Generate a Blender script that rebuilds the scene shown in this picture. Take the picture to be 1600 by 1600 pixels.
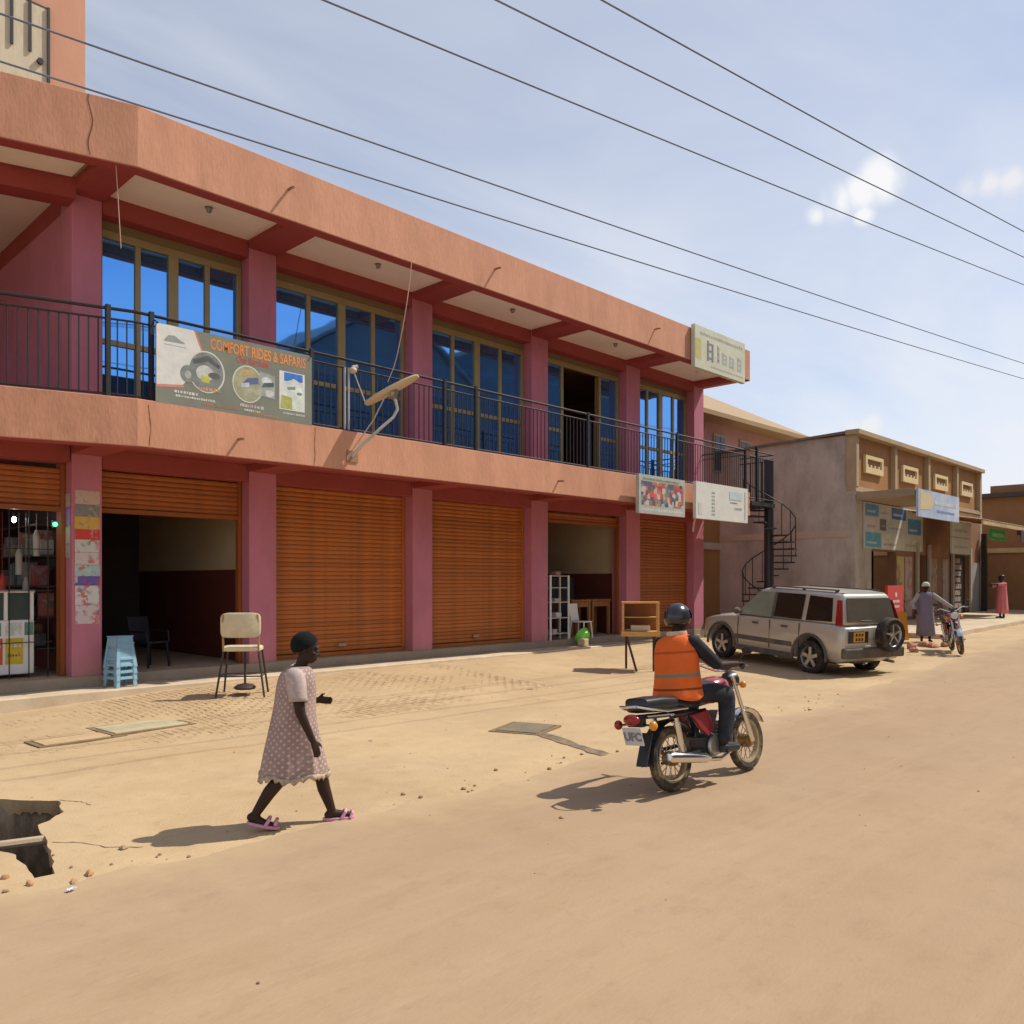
import bpy, bmesh, math, random
from mathutils import Vector, Matrix, noise
R = math.radians
random.seed(7)
sc = bpy.context.scene
for o in list(bpy.data.objects): bpy.data.objects.remove(o)
COL = sc.collection

# ------------------------------------------------------------------ camera
cam_d = bpy.data.cameras.new('camera'); cam = bpy.data.objects.new('camera', cam_d); COL.objects.link(cam)
cam.location = (0, 0, 1.9); cam.rotation_euler = (R(90), 0, R(-45.7))
cam_d.sensor_width = 36; cam_d.lens = 29.25; cam_d.shift_y = 0.0675
cam_d.clip_start = 0.05; cam_d.clip_end = 3000
sc.camera = cam
# ------------------------------------------------------------------ sky and sun
SUN_EL, SUN_AZ = 52.1, 118.0
w = bpy.data.worlds.new('World'); sc.world = w; w.use_nodes = True
nt = w.node_tree; nt.nodes.clear()
def wn(t, **k):
    n = nt.nodes.new(t)
    for a, b in k.items(): setattr(n, a, b)
    return n
wo = wn('ShaderNodeOutputWorld'); bg = wn('ShaderNodeBackground'); sky = wn('ShaderNodeTexSky')
sky.sky_type = 'NISHITA'; sky.sun_disc = False
sky.sun_elevation = R(SUN_EL); sky.sun_rotation = R(SUN_AZ)
sky.altitude = 1100; sky.air_density = 1.0; sky.dust_density = 1.6; sky.ozone_density = 2.0
bg.inputs[1].default_value = 0.143
tc = wn('ShaderNodeTexCoord')
sep = wn('ShaderNodeSeparateXYZ'); nt.links.new(tc.outputs['Generated'], sep.inputs[0])
# thin high veil: direction projected on a flat layer so it thickens towards the horizon
zc = wn('ShaderNodeMath', operation='MAXIMUM'); nt.links.new(sep.outputs[2], zc.inputs[0]); zc.inputs[1].default_value = 0.0
za = wn('ShaderNodeMath', operation='ADD'); nt.links.new(zc.outputs[0], za.inputs[0]); za.inputs[1].default_value = 0.12
dv = wn('ShaderNodeVectorMath', operation='DIVIDE'); nt.links.new(tc.outputs['Generated'], dv.inputs[0])
cb = wn('ShaderNodeCombineXYZ')
for i in range(3): nt.links.new(za.outputs[0], cb.inputs[i])
nt.links.new(cb.outputs[0], dv.inputs[1])
mp = wn('ShaderNodeMapping'); mp.inputs['Scale'].default_value = (0.7, 1.5, 1.0); mp.inputs['Rotation'].default_value = (0, 0, R(35))
nt.links.new(dv.outputs[0], mp.inputs[0])
n1 = wn('ShaderNodeTexNoise'); n1.inputs['Scale'].default_value = 0.9; n1.inputs['Detail'].default_value = 7; n1.inputs['Roughness'].default_value = 0.55
n1.inputs['Distortion'].default_value = 0.6
nt.links.new(mp.outputs[0], n1.inputs['Vector'])
r1 = wn('ShaderNodeMapRange'); r1.inputs[1].default_value = 0.36; r1.inputs[2].default_value = 0.74; r1.inputs[3].default_value = 0.14; r1.inputs[4].default_value = 0.62
nt.links.new(n1.outputs[0], r1.inputs[0])
# the veil is thicker along the long, low line of sight
hz = wn('ShaderNodeMapRange'); hz.inputs[1].default_value = 0.0; hz.inputs[2].default_value = 0.46; hz.inputs[3].default_value = 0.72; hz.inputs[4].default_value = 0.0
nt.links.new(sep.outputs[2], hz.inputs[0])
ad = wn('ShaderNodeMath', operation='ADD'); ad.use_clamp = True
nt.links.new(r1.outputs[0], ad.inputs[0]); nt.links.new(hz.outputs[0], ad.inputs[1])
mx = wn('ShaderNodeMixRGB'); mx.inputs[2].default_value = (5.95, 6.1, 6.55, 1)
nt.links.new(ad.outputs[0], mx.inputs[0]); nt.links.new(sky.outputs[0], mx.inputs[1])
# two small fair-weather clouds
def puff(prev, lobes, col):
    """cloud made of soft round lobes (direction, radius) broken up by noise"""
    nz = wn('ShaderNodeTexNoise'); nz.inputs['Scale'].default_value = 20; nz.inputs['Detail'].default_value = 7; nz.inputs['Roughness'].default_value = .5; nz.inputs['Distortion'].default_value = .3
    nt.links.new(tc.outputs['Generated'], nz.inputs['Vector'])
    acc = None
    for d, rad in lobes:
        d = Vector(d).normalized()
        df = wn('ShaderNodeVectorMath', operation='DISTANCE'); nt.links.new(tc.outputs['Generated'], df.inputs[0]); df.inputs[1].default_value = d
        m = wn('ShaderNodeMapRange'); m.inputs[1].default_value = 0; m.inputs[2].default_value = rad; m.inputs[3].default_value = 1; m.inputs[4].default_value = 0
        nt.links.new(df.outputs['Value'], m.inputs[0])
        if acc is None: acc = m
        else:
            q = wn('ShaderNodeMath', operation='MAXIMUM'); nt.links.new(acc.outputs[0], q.inputs[0]); nt.links.new(m.outputs[0], q.inputs[1]); acc = q
    s = wn('ShaderNodeMath', operation='MULTIPLY'); nt.links.new(acc.outputs[0], s.inputs[0])
    ns = wn('ShaderNodeMapRange'); ns.inputs[1].default_value = 0.3; ns.inputs[2].default_value = 0.62; ns.inputs[3].default_value = 0.45; ns.inputs[4].default_value = 1.6
    nt.links.new(nz.outputs[0], ns.inputs[0]); nt.links.new(ns.outputs[0], s.inputs[1])
    f = wn('ShaderNodeMapRange'); f.interpolation_type = 'SMOOTHSTEP'
    f.inputs[1].default_value = 0.12; f.inputs[2].default_value = 1.0; nt.links.new(s.outputs[0], f.inputs[0])
    m = wn('ShaderNodeMixRGB'); m.inputs[2].default_value = col
    nt.links.new(f.outputs[0], m.inputs[0]); nt.links.new(prev.outputs[0], m.inputs[1])
    return m
def pdir(px, py):
    q = (px-800)/1300; u = (908-py)/1300
    return Vector((0.7157+0.6984*q, 0.6984-0.7157*q, u))
WHT = (6.6, 6.6, 6.7, 1)
mx = puff(mx, [(pdir(1378, 280), .034), (pdir(1345, 305), .03), (pdir(1310, 318), .028), (pdir(1275, 335), .016), (pdir(1350, 335), .017)], WHT)
mx = puff(mx, [(pdir(1515, 288), .018), (pdir(1545, 285), .02), (pdir(1580, 282), .02), (pdir(1620, 280), .02)], (5.9, 5.85, 6.2, 1))
mx = puff(mx, [(pdir(1330, 668), .02), (pdir(1360, 665), .02)], (6.0,6.1,6.3,1))
nt.links.new(mx.outputs[0], bg.inputs[0]); nt.links.new(bg.outputs[0], wo.inputs[0])
sd = bpy.data.lights.new('sun', 'SUN'); sun = bpy.data.objects.new('sun', sd); COL.objects.link(sun)
sd.energy = 4.6; sd.angle = R(0.55); sd.color = (1.0, 0.93, 0.82)
sun.rotation_euler = Vector((-0.88, 0.47, -1.28)).to_track_quat('-Z', 'Y').to_euler()
sc.view_settings.view_transform = 'Standard'; sc.view_settings.look = 'None'
sc.view_settings.exposure = 0.0; sc.view_settings.gamma = 1.0; sc.view_settings.use_curve_mapping = False

# ------------------------------------------------------------------ helpers
def collage(name, base, palette, scale=24, amt=.7, st=(1,1,1), lo=.42, hi=.6):
    """busy printed sheet: small coloured patches over a base tone"""
    if name in MATS: return MATS[name]
    m = bpy.data.materials.new(name); m.use_nodes = True; MATS[name] = m; t = m.node_tree; b = t.nodes['Principled BSDF']; b.inputs['Roughness'].default_value = .55
    c = t.nodes.new('ShaderNodeTexCoord'); mp = t.nodes.new('ShaderNodeMapping'); mp.inputs['Scale'].default_value = st; mp.inputs['Location'].default_value = (len(name)*1.7, sum(map(ord, name))*.13, .3)
    t.links.new(c.outputs['Object'], mp.inputs[0])
    wz = t.nodes.new('ShaderNodeTexNoise'); wz.inputs['Scale'].default_value = scale*.8; t.links.new(mp.outputs[0], wz.inputs['Vector'])
    ad = t.nodes.new('ShaderNodeVectorMath'); ad.operation = 'MULTIPLY_ADD'; ad.inputs[1].default_value = (.05,.05,.05); t.links.new(wz.outputs['Color'], ad.inputs[0]); t.links.new(mp.outputs[0], ad.inputs[2])
    v = t.nodes.new('ShaderNodeTexVoronoi'); v.distance = 'CHEBYCHEV'; v.inputs['Scale'].default_value = scale; t.links.new(ad.outputs[0], v.inputs['Vector'])
    r = t.nodes.new('ShaderNodeValToRGB'); r.color_ramp.interpolation = 'CONSTANT'; t.links.new(v.outputs['Color'], r.inputs[0])
    cr = r.color_ramp
    for i, col in enumerate(palette):
        e = cr.elements[i] if i < 2 else cr.elements.new(i/len(palette)); e.position = i/len(palette); e.color = (*col, 1)
    n = t.nodes.new('ShaderNodeTexNoise'); n.inputs['Scale'].default_value = scale*.35; n.inputs['Detail'].default_value = 3; t.links.new(mp.outputs[0], n.inputs['Vector'])
    g = t.nodes.new('ShaderNodeMapRange'); g.inputs[1].default_value = lo; g.inputs[2].default_value = hi; g.inputs[4].default_value = amt; t.links.new(n.outputs[0], g.inputs[0])
    x = t.nodes.new('ShaderNodeMixRGB'); x.inputs[1].default_value = (*base, 1); t.links.new(g.outputs[0], x.inputs[0]); t.links.new(r.outputs[0], x.inputs[2]); t.links.new(x.outputs[0], b.inputs['Base Color'])
    return m
MATS = {}
def mat(name, col, rough=.8, var=.12, vs=2.5, bump=0., bs=60., metal=0., stretch=(1, 1, 1), spec=.3, dirt=None, ds=1.2, damt=.5, emit=None, coat=0., bdist=.01):
    """plain procedural surface: base colour, two octaves of tone variation, optional dirt and relief"""
    if name in MATS: return MATS[name]
    m = bpy.data.materials.new(name); m.use_nodes = True; MATS[name] = m
    t = m.node_tree; b = t.nodes['Principled BSDF']
    L = t.links.new
    b.inputs['Roughness'].default_value = rough; b.inputs['Metallic'].default_value = metal
    b.inputs['Specular IOR Level'].default_value = spec; b.inputs['Coat Weight'].default_value = coat
    c = t.nodes.new('ShaderNodeTexCoord'); mp = t.nodes.new('ShaderNodeMapping'); mp.inputs['Scale'].default_value = stretch
    L(c.outputs['Object'], mp.inputs[0])
    n = t.nodes.new('ShaderNodeTexNoise'); n.inputs['Scale'].default_value = vs; n.inputs['Detail'].default_value = 8; n.inputs['Roughness'].default_value = .65
    L(mp.outputs[0], n.inputs['Vector'])
    rp = t.nodes.new('ShaderNodeMapRange'); rp.inputs[1].default_value = .3; rp.inputs[2].default_value = .7
    rp.inputs[3].default_value = 1-var; rp.inputs[4].default_value = 1+var
    L(n.outputs[0], rp.inputs[0])
    mu = t.nodes.new('ShaderNodeVectorMath'); mu.operation = 'SCALE'; mu.inputs[0].default_value = col[:3]
    L(rp.outputs[0], mu.inputs['Scale'])
    out = mu.outputs[0]
    if dirt:
        n2 = t.nodes.new('ShaderNodeTexNoise'); n2.inputs['Scale'].default_value = ds; n2.inputs['Detail'].default_value = 9; n2.inputs['Roughness'].default_value = .7
        L(mp.outputs[0], n2.inputs['Vector'])
        r2 = t.nodes.new('ShaderNodeMapRange'); r2.inputs[1].default_value = .46; r2.inputs[2].default_value = .72; r2.inputs[3].default_value = 0; r2.inputs[4].default_value = damt
        L(n2.outputs[0], r2.inputs[0])
        x = t.nodes.new('ShaderNodeMixRGB'); x.inputs[2].default_value = (*dirt[:3], 1)
        L(r2.outputs[0], x.inputs[0]); L(out, x.inputs[1]); out = x.outputs[0]
    L(out, b.inputs['Base Color'])
    if bump:
        n3 = t.nodes.new('ShaderNodeTexNoise'); n3.inputs['Scale'].default_value = bs; n3.inputs['Detail'].default_value = 5
        L(mp.outputs[0], n3.inputs['Vector'])
        bp = t.nodes.new('ShaderNodeBump'); bp.inputs['Strength'].default_value = bump; bp.inputs['Distance'].default_value = bdist
        L(n3.outputs[0], bp.inputs['Height']); L(bp.outputs[0], b.inputs['Normal'])
    if emit:
        b.inputs['Emission Color'].default_value = (*emit[:3], 1); b.inputs['Emission Strength'].default_value = emit[3]
    return m

WL = {}
def fix(n): return n
class MB:
    def __init__(s): s.v = []; s.f = []
    def add(s, vs, fs):
        k = len(s.v); s.v += [tuple(p) for p in vs]; s.f += [tuple(i+k for i in f) for f in fs]; return s
    def box(s, x0, y0, z0, x1, y1, z1):
        return s.add([(x0,y0,z0),(x1,y0,z0),(x1,y1,z0),(x0,y1,z0),(x0,y0,z1),(x1,y0,z1),(x1,y1,z1),(x0,y1,z1)],
                     [(3,2,1,0),(4,5,6,7),(0,1,5,4),(1,2,6,5),(2,3,7,6),(3,0,4,7)])
    def obox(s, c, size, M):
        h = Vector(size)/2; c = Vector(c); M = M.to_3x3()
        vs = [c + M @ Vector((sx*h.x, sy*h.y, sz*h.z)) for sz in (-1,1) for sx, sy in ((-1,-1),(1,-1),(1,1),(-1,1))]
        return s.add(vs, [(3,2,1,0),(4,5,6,7),(0,1,5,4),(1,2,6,5),(2,3,7,6),(3,0,4,7)])
    def bar(s, a, b, wd, ht):
        a = Vector(a); b = Vector(b); d = (b-a); q = d.to_track_quat('X', 'Z').to_matrix()
        return s.obox((a+b)/2, (d.length, wd, ht), q)
    def prism(s, poly, z0, z1):
        n = len(poly)
        ar = sum(poly[i][0]*poly[(i+1)%n][1]-poly[(i+1)%n][0]*poly[i][1] for i in range(n))
        if ar < 0: poly = poly[::-1]
        return s.add([(x,y,z0) for x,y in poly]+[(x,y,z1) for x,y in poly],
                     [tuple(range(n-1,-1,-1)), tuple(range(n,2*n))]+[(i,(i+1)%n,n+(i+1)%n,n+i) for i in range(n)])
    def prismY(s, poly, y0, y1):      # poly in (x,z)
        k = len(s.v); s.prism(poly, 0, 1)
        for i in range(k, len(s.v)):
            x, z, t = s.v[i]; s.v[i] = (x, y1 if t < .5 else y0, z)
        return s
    def cyl(s, a, b, r0, r1=None, n=12, caps=True):
        r1 = r0 if r1 is None else r1
        a = Vector(a); b = Vector(b); d = (b-a).normalized(); u = d.orthogonal().normalized(); v = d.cross(u)
        vs = []
        for p, r in ((a, r0), (b, r1)):
            vs += [p + (u*math.cos(2*math.pi*i/n)+v*math.sin(2*math.pi*i/n))*r for i in range(n)]
        fs = [(i,(i+1)%n,n+(i+1)%n,n+i) for i in range(n)]
        if caps: fs += [tuple(range(n-1,-1,-1)), tuple(range(n,2*n))]
        return s.add(vs, fs)
    def tube(s, pts, r, n=8, caps=True):
        pts = [Vector(p) for p in pts]; rs = r if isinstance(r, (list, tuple)) else [r]*len(pts)
        vs = []; u = None
        for i, p in enumerate(pts):
            d = (pts[min(i+1,len(pts)-1)]-pts[max(i-1,0)]).normalized()
            if u is None: u = d.orthogonal().normalized()
            u = (u - d*u.dot(d)).normalized(); v = d.cross(u)
            vs += [p+(u*math.cos(2*math.pi*k/n)+v*math.sin(2*math.pi*k/n))*rs[i] for k in range(n)]
        fs = []
        for i in range(len(pts)-1):
            for k in range(n): fs.append((i*n+k, i*n+(k+1)%n, (i+1)*n+(k+1)%n, (i+1)*n+k))
        if caps: fs += [tuple(range(n-1,-1,-1)), tuple(range(len(vs)-n, len(vs)))]
        return s.add(vs, fs)
    def ell(s, c, r, M=None, nu=16, nv=10):
        c = Vector(c); vs = []; fs = []
        for j in range(nv+1):
            ph = math.pi*j/nv
            for i in range(nu):
                th = 2*math.pi*i/nu
                p = Vector((r[0]*math.sin(ph)*math.cos(th), r[1]*math.sin(ph)*math.sin(th), r[2]*math.cos(ph)))
                vs.append(c + (M.to_3x3() @ p if M else p))
        for j in range(nv):
            for i in range(nu):
                fs.append((j*nu+i, (j+1)*nu+i, (j+1)*nu+(i+1)%nu, j*nu+(i+1)%nu))
        return s.add(vs, fs)
    def lathe(s, prof, c=(0,0,0), axis='Z', n=24, closed=False):
        vs = []; fs = []; m = len(prof)
        for i in range(n):
            a = 2*math.pi*i/n
            for r, h in prof:
                x, y = r*math.cos(a), r*math.sin(a)
                p = (x,y,h) if axis == 'Z' else ((x,h,y) if axis == 'Y' else (h,x,y))
                vs.append((p[0]+c[0], p[1]+c[1], p[2]+c[2]))
        for i in range(n):
            for j in range(m if closed else m-1):
                fs.append((i*m+j, ((i+1)%n)*m+j, ((i+1)%n)*m+(j+1)%m, i*m+(j+1)%m))
        return s.add(vs, fs)
    def loft(s, rings, caps=True):
        n = len(rings[0]); vs = [p for r in rings for p in r]; fs = []
        for i in range(len(rings)-1):
            for k in range(n): fs.append((i*n+k, i*n+(k+1)%n, (i+1)*n+(k+1)%n, (i+1)*n+k))
        if caps: fs += [tuple(range(n-1,-1,-1)), tuple(range(len(vs)-n, len(vs)))]
        return s.add(vs, fs)
    def mesh(s, name, off=(0,0,0)):
        me = bpy.data.meshes.new(name); o = Vector(off)
        me.from_pydata([tuple(Vector(p)-o) for p in s.v], [], s.f)
        bm = bmesh.new(); bm.from_mesh(me); bmesh.ops.recalc_face_normals(bm, faces=bm.faces); bm.to_mesh(me); bm.free()
        return me
    def build(s, name, m, parent=None, smooth=False, bevel=0., seg=2, label=None):
        off = WL.get(parent.name, Vector()) if parent else Vector()
        me = s.mesh(name, off); me.materials.append(m)
        return put(name, me, parent, smooth, bevel, seg, label)
def put(name, me, parent=None, smooth=False, bevel=0., seg=2, label=None, loc=None):
    o = bpy.data.objects.new(name, me); COL.objects.link(o)
    if parent: o.parent = parent; WL[o.name] = WL.get(parent.name, Vector()) + (Vector(loc) if loc else Vector())
    if loc: o.location = loc
    if smooth:
        for p in me.polygons: p.use_smooth = True
        try: me.set_sharp_from_angle(angle=R(38))
        except Exception: pass
    if bevel:
        b = o.modifiers.new('bevel', 'BEVEL'); b.width = bevel; b.segments = seg; b.limit_method = 'ANGLE'; b.angle_limit = R(35)
    if label: o['label'] = label
    return o
def thing(name, label, cat, loc=(0,0,0), rz=0., group=None):
    o = bpy.data.objects.new(name, None); COL.objects.link(o); o.location = loc; o.rotation_euler = (0,0,rz)
    o.empty_display_size = .2
    WL[o.name] = Vector(loc) if rz == 0 else Vector()
    tag(o, label, cat, group); return o
def tag(o, label, cat, group=None):
    o['label'] = label; o['category'] = cat
    if group: o['group'] = group
    return o
def struct(o): o['kind'] = 'structure'; return o
def stuff(o): o['kind'] = 'stuff'; return o
def copy_tree(o, parent=None):
    c = o.copy(); COL.objects.link(c); c.parent = parent
    for ch in list(o.children): copy_tree(ch, c)
    return c
def text_mb(body, size, align='LEFT', bold=0., depth=.002, font=None):
    """built-in typeface as mesh, lying in XZ facing -Y, origin at baseline"""
    cu = bpy.data.curves.new('t', 'FONT'); cu.body = body; cu.size = size; cu.align_x = align; cu.offset = bold; cu.extrude = depth; cu.resolution_u = 3
    ob = bpy.data.objects.new('t', cu); COL.objects.link(ob)
    me = bpy.data.meshes.new_from_object(ob.evaluated_get(bpy.context.evaluated_depsgraph_get()))
    bpy.data.objects.remove(ob); bpy.data.curves.remove(cu)
    m = MB(); m.add([(v.co.x, -v.co.z, v.co.y) for v in me.vertices], [tuple(p.vertices) for p in me.polygons])
    bpy.data.meshes.remove(me); return m
def shift(m, d, M=None):
    d = Vector(d); m.v = [tuple((M @ Vector(p) if M else Vector(p))+d) for p in m.v]; return m
def sstep(a, b, x):
    t = min(1, max(0, (x-a)/(b-a))); return t*t*(3-2*t)
def ground_z(x, y):
    a = .17*sstep(2.5, 7, x)*sstep(9.5, 13.2, y)
    b = .20*sstep(12, 21, x) + .011*max(0, min(x, 60)-21)
    if x < 23.5: b = min(b, .2)
    return max(a, b) + .25*min(a, b)*(1-min(a, b)/.25) - .075*math.exp(-((x-17.0)/1.6)**2-((y-6.8)/.9)**2)
# ------------------------------------------------------------------ materials
M_band = mat('salmon_plaster', (.59,.295,.185), .9, .13, 1.6, .6, 22, stretch=(1.2,1.2,.45), dirt=(.46,.215,.13), ds=1.3, damt=.55)
M_pink = mat('rose_paint', (.50,.18,.245), .62, .1, 1.5, .15, 30, stretch=(1,1,.6), dirt=(.37,.14,.14), ds=1.1, damt=.5)
M_dkred = mat('oxide_red_paint', (.32,.065,.06), .7, .1, 1.5, .1, 30)
M_soffit = mat('cream_ceiling_board', (.90,.86,.78), .8, .05, 1.2)
M_olive = mat('bronze_aluminium', (.34,.27,.12), .45, .08, 4, metal=.25, spec=.5)
M_header = mat('olive_render', (.22,.16,.075), .8, .1, 3)
M_shut = mat('orange_shutter_paint', (.44,.145,.035), .5, .13, 1.2, dirt=(.30,.10,.03), ds=2, damt=.5, stretch=(1,1,.4))
M_shutd = mat('orange_shutter_paint_dark', (.29,.085,.02), .55, .13, 1.2, dirt=(.22,.07,.02), ds=2, damt=.5, stretch=(1,1,.4))  # darker orange, for the right-hand and rolled-up shutters
M_black = mat('black_iron', (.018,.018,.02), .45, .2, 20, spec=.5)
M_conc = mat('dusty_concrete', (.46,.36,.24), .92, .14, 2.2, .3, 90, dirt=(.34,.24,.14), ds=1.5, damt=.6)
M_kerbp = mat('kerb_screed', (.58,.47,.33), .9, .12, 2, .3, 70, dirt=(.36,.26,.16), ds=1.4, damt=.5)
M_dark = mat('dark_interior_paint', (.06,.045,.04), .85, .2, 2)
M_cream = mat('cream_wall_paint', (.55,.44,.28), .75, .08, 1.5, dirt=(.4,.3,.18), ds=1, damt=.3)
M_maroon = mat('maroon_dado', (.13,.035,.025), .6, .1, 2)
M_white = mat('white_paint', (.75,.74,.70), .5, .06, 3)
M_chrome = mat('chrome', (.75,.74,.72), .18, .05, 5, metal=1)
M_rubber = mat('rubber', (.022,.021,.02), .75, .25, 18, dirt=(.16,.11,.07), ds=9, damt=.6)
M_steel = mat('grey_steel', (.32,.31,.30), .4, .15, 8, metal=.7)
# ------------------------------------------------------------------ ground
def lines(spec):
    out = [spec[0][0]]
    for a, b, st in spec:
        n = max(1, round((b-a)/st)); out += [a+(b-a)*(i+1)/n for i in range(n)]
    return out
HOLE = [(2.42,7.86),(2.33,7.43),(2.06,7.17),(1.93,6.42),(1.80,5.92),(1.68,5.93),(1.73,6.5),(1.52,7.03),(1.2,7.6),(1.5,8.6),(2.07,8.22)]
hp = []
for i in range(len(HOLE)):                     # ragged broken-concrete outline
    a = Vector(HOLE[i]); b = Vector(HOLE[(i+1) % len(HOLE)])
    for k in range(6):
        p = a.lerp(b, k/6)
        hp.append((p + Vector((random.uniform(-1,1), random.uniform(-1,1)))*(.018 if k else .004)))
def inside(x, y, P):
    r = False; j = len(P)-1
    for i in range(len(P)):
        if (P[i][1] > y) != (P[j][1] > y) and x < (P[j][0]-P[i][0])*(y-P[i][1])/(P[j][1]-P[i][1])+P[i][0]: r = not r
        j = i
    return r
def snap(x, y, P):
    best = None; q = Vector((x, y))
    for i in range(len(P)):
        a = P[i]; b = P[(i+1) % len(P)]; d = b-a; t = max(0, min(1, (q-a).dot(d)/max(1e-9, d.length_squared))); c = a+d*t
        if best is None or (c-q).length < (best-q).length: best = c
    return best
def micro(x, y):
    v = noise.noise(Vector((x*.9, y*.9, 3)))*.018 + noise.noise(Vector((x*3.1, y*3.1, 7)))*.007 + noise.noise(Vector((x*9, y*9, 1)))*.003
    return v
def gz(x, y): return ground_z(x, y) + micro(x, y)*sstep(-80, -4, x)*(1-sstep(45, 90, x))
M_ground = mat('dry_laterite_dust', (.49,.355,.205), .97, .13, .55, .4, 45, dirt=(.40,.265,.135), ds=.35, damt=.7, bdist=.012)
def ground_tex(m, col2, lo, hi, sc_, amt, st=(1,1,1)):
    """one more broad tone and a sprinkle of grit on top of mat()"""
    t = m.node_tree; b = t.nodes['Principled BSDF']; src = b.inputs['Base Color'].links[0].from_socket
    c = t.nodes.new('ShaderNodeTexCoord')
    n = t.nodes.new('ShaderNodeTexNoise'); n.inputs['Scale'].default_value = sc_; n.inputs['Detail'].default_value = 12; n.inputs['Roughness'].default_value = .75
    mp = t.nodes.new('ShaderNodeMapping'); mp.inputs['Scale'].default_value = st; t.links.new(c.outputs['Object'], mp.inputs[0]); t.links.new(mp.outputs[0], n.inputs['Vector'])
    r = t.nodes.new('ShaderNodeMapRange'); r.inputs[1].default_value = lo; r.inputs[2].default_value = hi; r.inputs[4].default_value = amt
    t.links.new(n.outputs[0], r.inputs[0])
    x = t.nodes.new('ShaderNodeMixRGB'); x.inputs[2].default_value = (*col2, 1)
    t.links.new(r.outputs[0], x.inputs[0]); t.links.new(src, x.inputs[1]); t.links.new(x.outputs[0], b.inputs['Base Color'])
ground_tex(M_ground, (.54,.40,.235), .5, .68, 1.7, .7)
ground_tex(M_ground, (.30,.20,.11), .55, .70, 4.5, .45)
ground_tex(M_ground, (.20,.13,.07), .63, .72, 30, .6)
xs = lines([(-400,-60,60),(-60,-6,6),(-6,.9,.3),(.9,2.7,.03),(2.7,13,.12),(13,46,.3),(46,100,4),(100,700,60)])
ys = lines([(-300,-20,40),(-20,-3,1.5),(-3,5.4,.2),(5.4,8.9,.035),(8.9,14.6,.12),(14.6,40,2),(40,600,80)])
gv = [(x, y, gz(x, y)) for y in ys for x in xs]; nx = len(xs); keep = []
for j in range(len(ys)-1):
    for i in range(nx-1):
        cx = (xs[i]+xs[i+1])/2; cy = (ys[j]+ys[j+1])/2
        if .8 < cx < 2.8 and 5.3 < cy < 9 and inside(cx, cy, hp): continue
        keep.append((j*nx+i, j*nx+i+1, (j+1)*nx+i+1, (j+1)*nx+i))
me = bpy.data.meshes.new('ground'); me.from_pydata(gv, [], keep)
bm = bmesh.new(); bm.from_mesh(me)
be = [e for e in bm.edges if e.is_boundary and all(.7 < v.co.x < 2.9 and 5.2 < v.co.y < 9 for v in e.verts)]
for v in {v for e in be for v in e.verts}:
    c = snap(v.co.x, v.co.y, hp); v.co.x, v.co.y = c.x, c.y
ex = bmesh.ops.extrude_edge_only(bm, edges=be)
for v in [g for g in ex['geom'] if isinstance(g, bmesh.types.BMVert)]:
    v.co.z = -.13 + random.uniform(-.02,.02); c = Vector((1.9, 7.2)); d = (Vector((v.co.x, v.co.y))-c).normalized()*.05
    v.co.x += d.x; v.co.y += d.y
bmesh.ops.delete(bm, geom=[v for v in bm.verts if not v.link_faces], context='VERTS')
bm.to_mesh(me); bm.free(); me.materials.append(M_ground)
for p in me.polygons: p.use_smooth = True
me.set_sharp_from_angle(angle=R(45))
struct(put('ground', me))
# road: worn, dust-coated, a few mm proud, ragged edge
M_road = mat('dusty_road_surface', (.385,.265,.16), .95, .10, .35, .35, 60, dirt=(.42,.30,.19), ds=.25, damt=.7, stretch=(.35,1.2,1), bdist=.008)
ground_tex(M_road, (.34,.215,.115), .5, .72, .8, .5)
ground_tex(M_road, (.36,.24,.135), .48, .66, .9, .35, (.05,1.6,1))
ground_tex(M_road, (.50,.36,.215), .52, .72, 1.1, .3, (.07,2.4,1))
ground_tex(M_road, (.27,.18,.105), .52, .70, 2.6, .35, (.6,1.4,1))
ground_tex(M_road, (.24,.16,.095), .56, .72, 7, .35)
ground_tex(M_road, (.17,.11,.065), .63, .72, 42, .6)
def road_edge(x):
    return 5.62 + .05*math.sin(x*.9+1) + .28*noise.noise(Vector((x*.45, 0, 5))) + .10*noise.noise(Vector((x*2.1, 2, 5))) + .035*noise.noise(Vector((x*9, 4, 5))) + .045*max(0, x-15)
rx = lines([(-400,-60,60),(-60,-4,4),(-4,0,.3),(0,16,.06),(16,45,.25),(45,100,4),(100,700,60)])
rv = []; rf = []
cols = [None, -.05, -.3, -.8, -1.6, -2.8, -4.2, -6, -8, -9.9]
for x in rx:
    e = road_edge(min(x, 60))
    for k, c in enumerate(cols):
        y = e if c is None else e+c
        z = gz(x, y) + (-.012 if c is None else (.008 if k == 1 else .02))
        rv.append((x, y, z))
n = len(cols)
for i in range(len(rx)-1):
    for k in range(n-1): rf.append((i*n+k, i*n+k+1, (i+1)*n+k+1, (i+1)*n+k))
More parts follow.
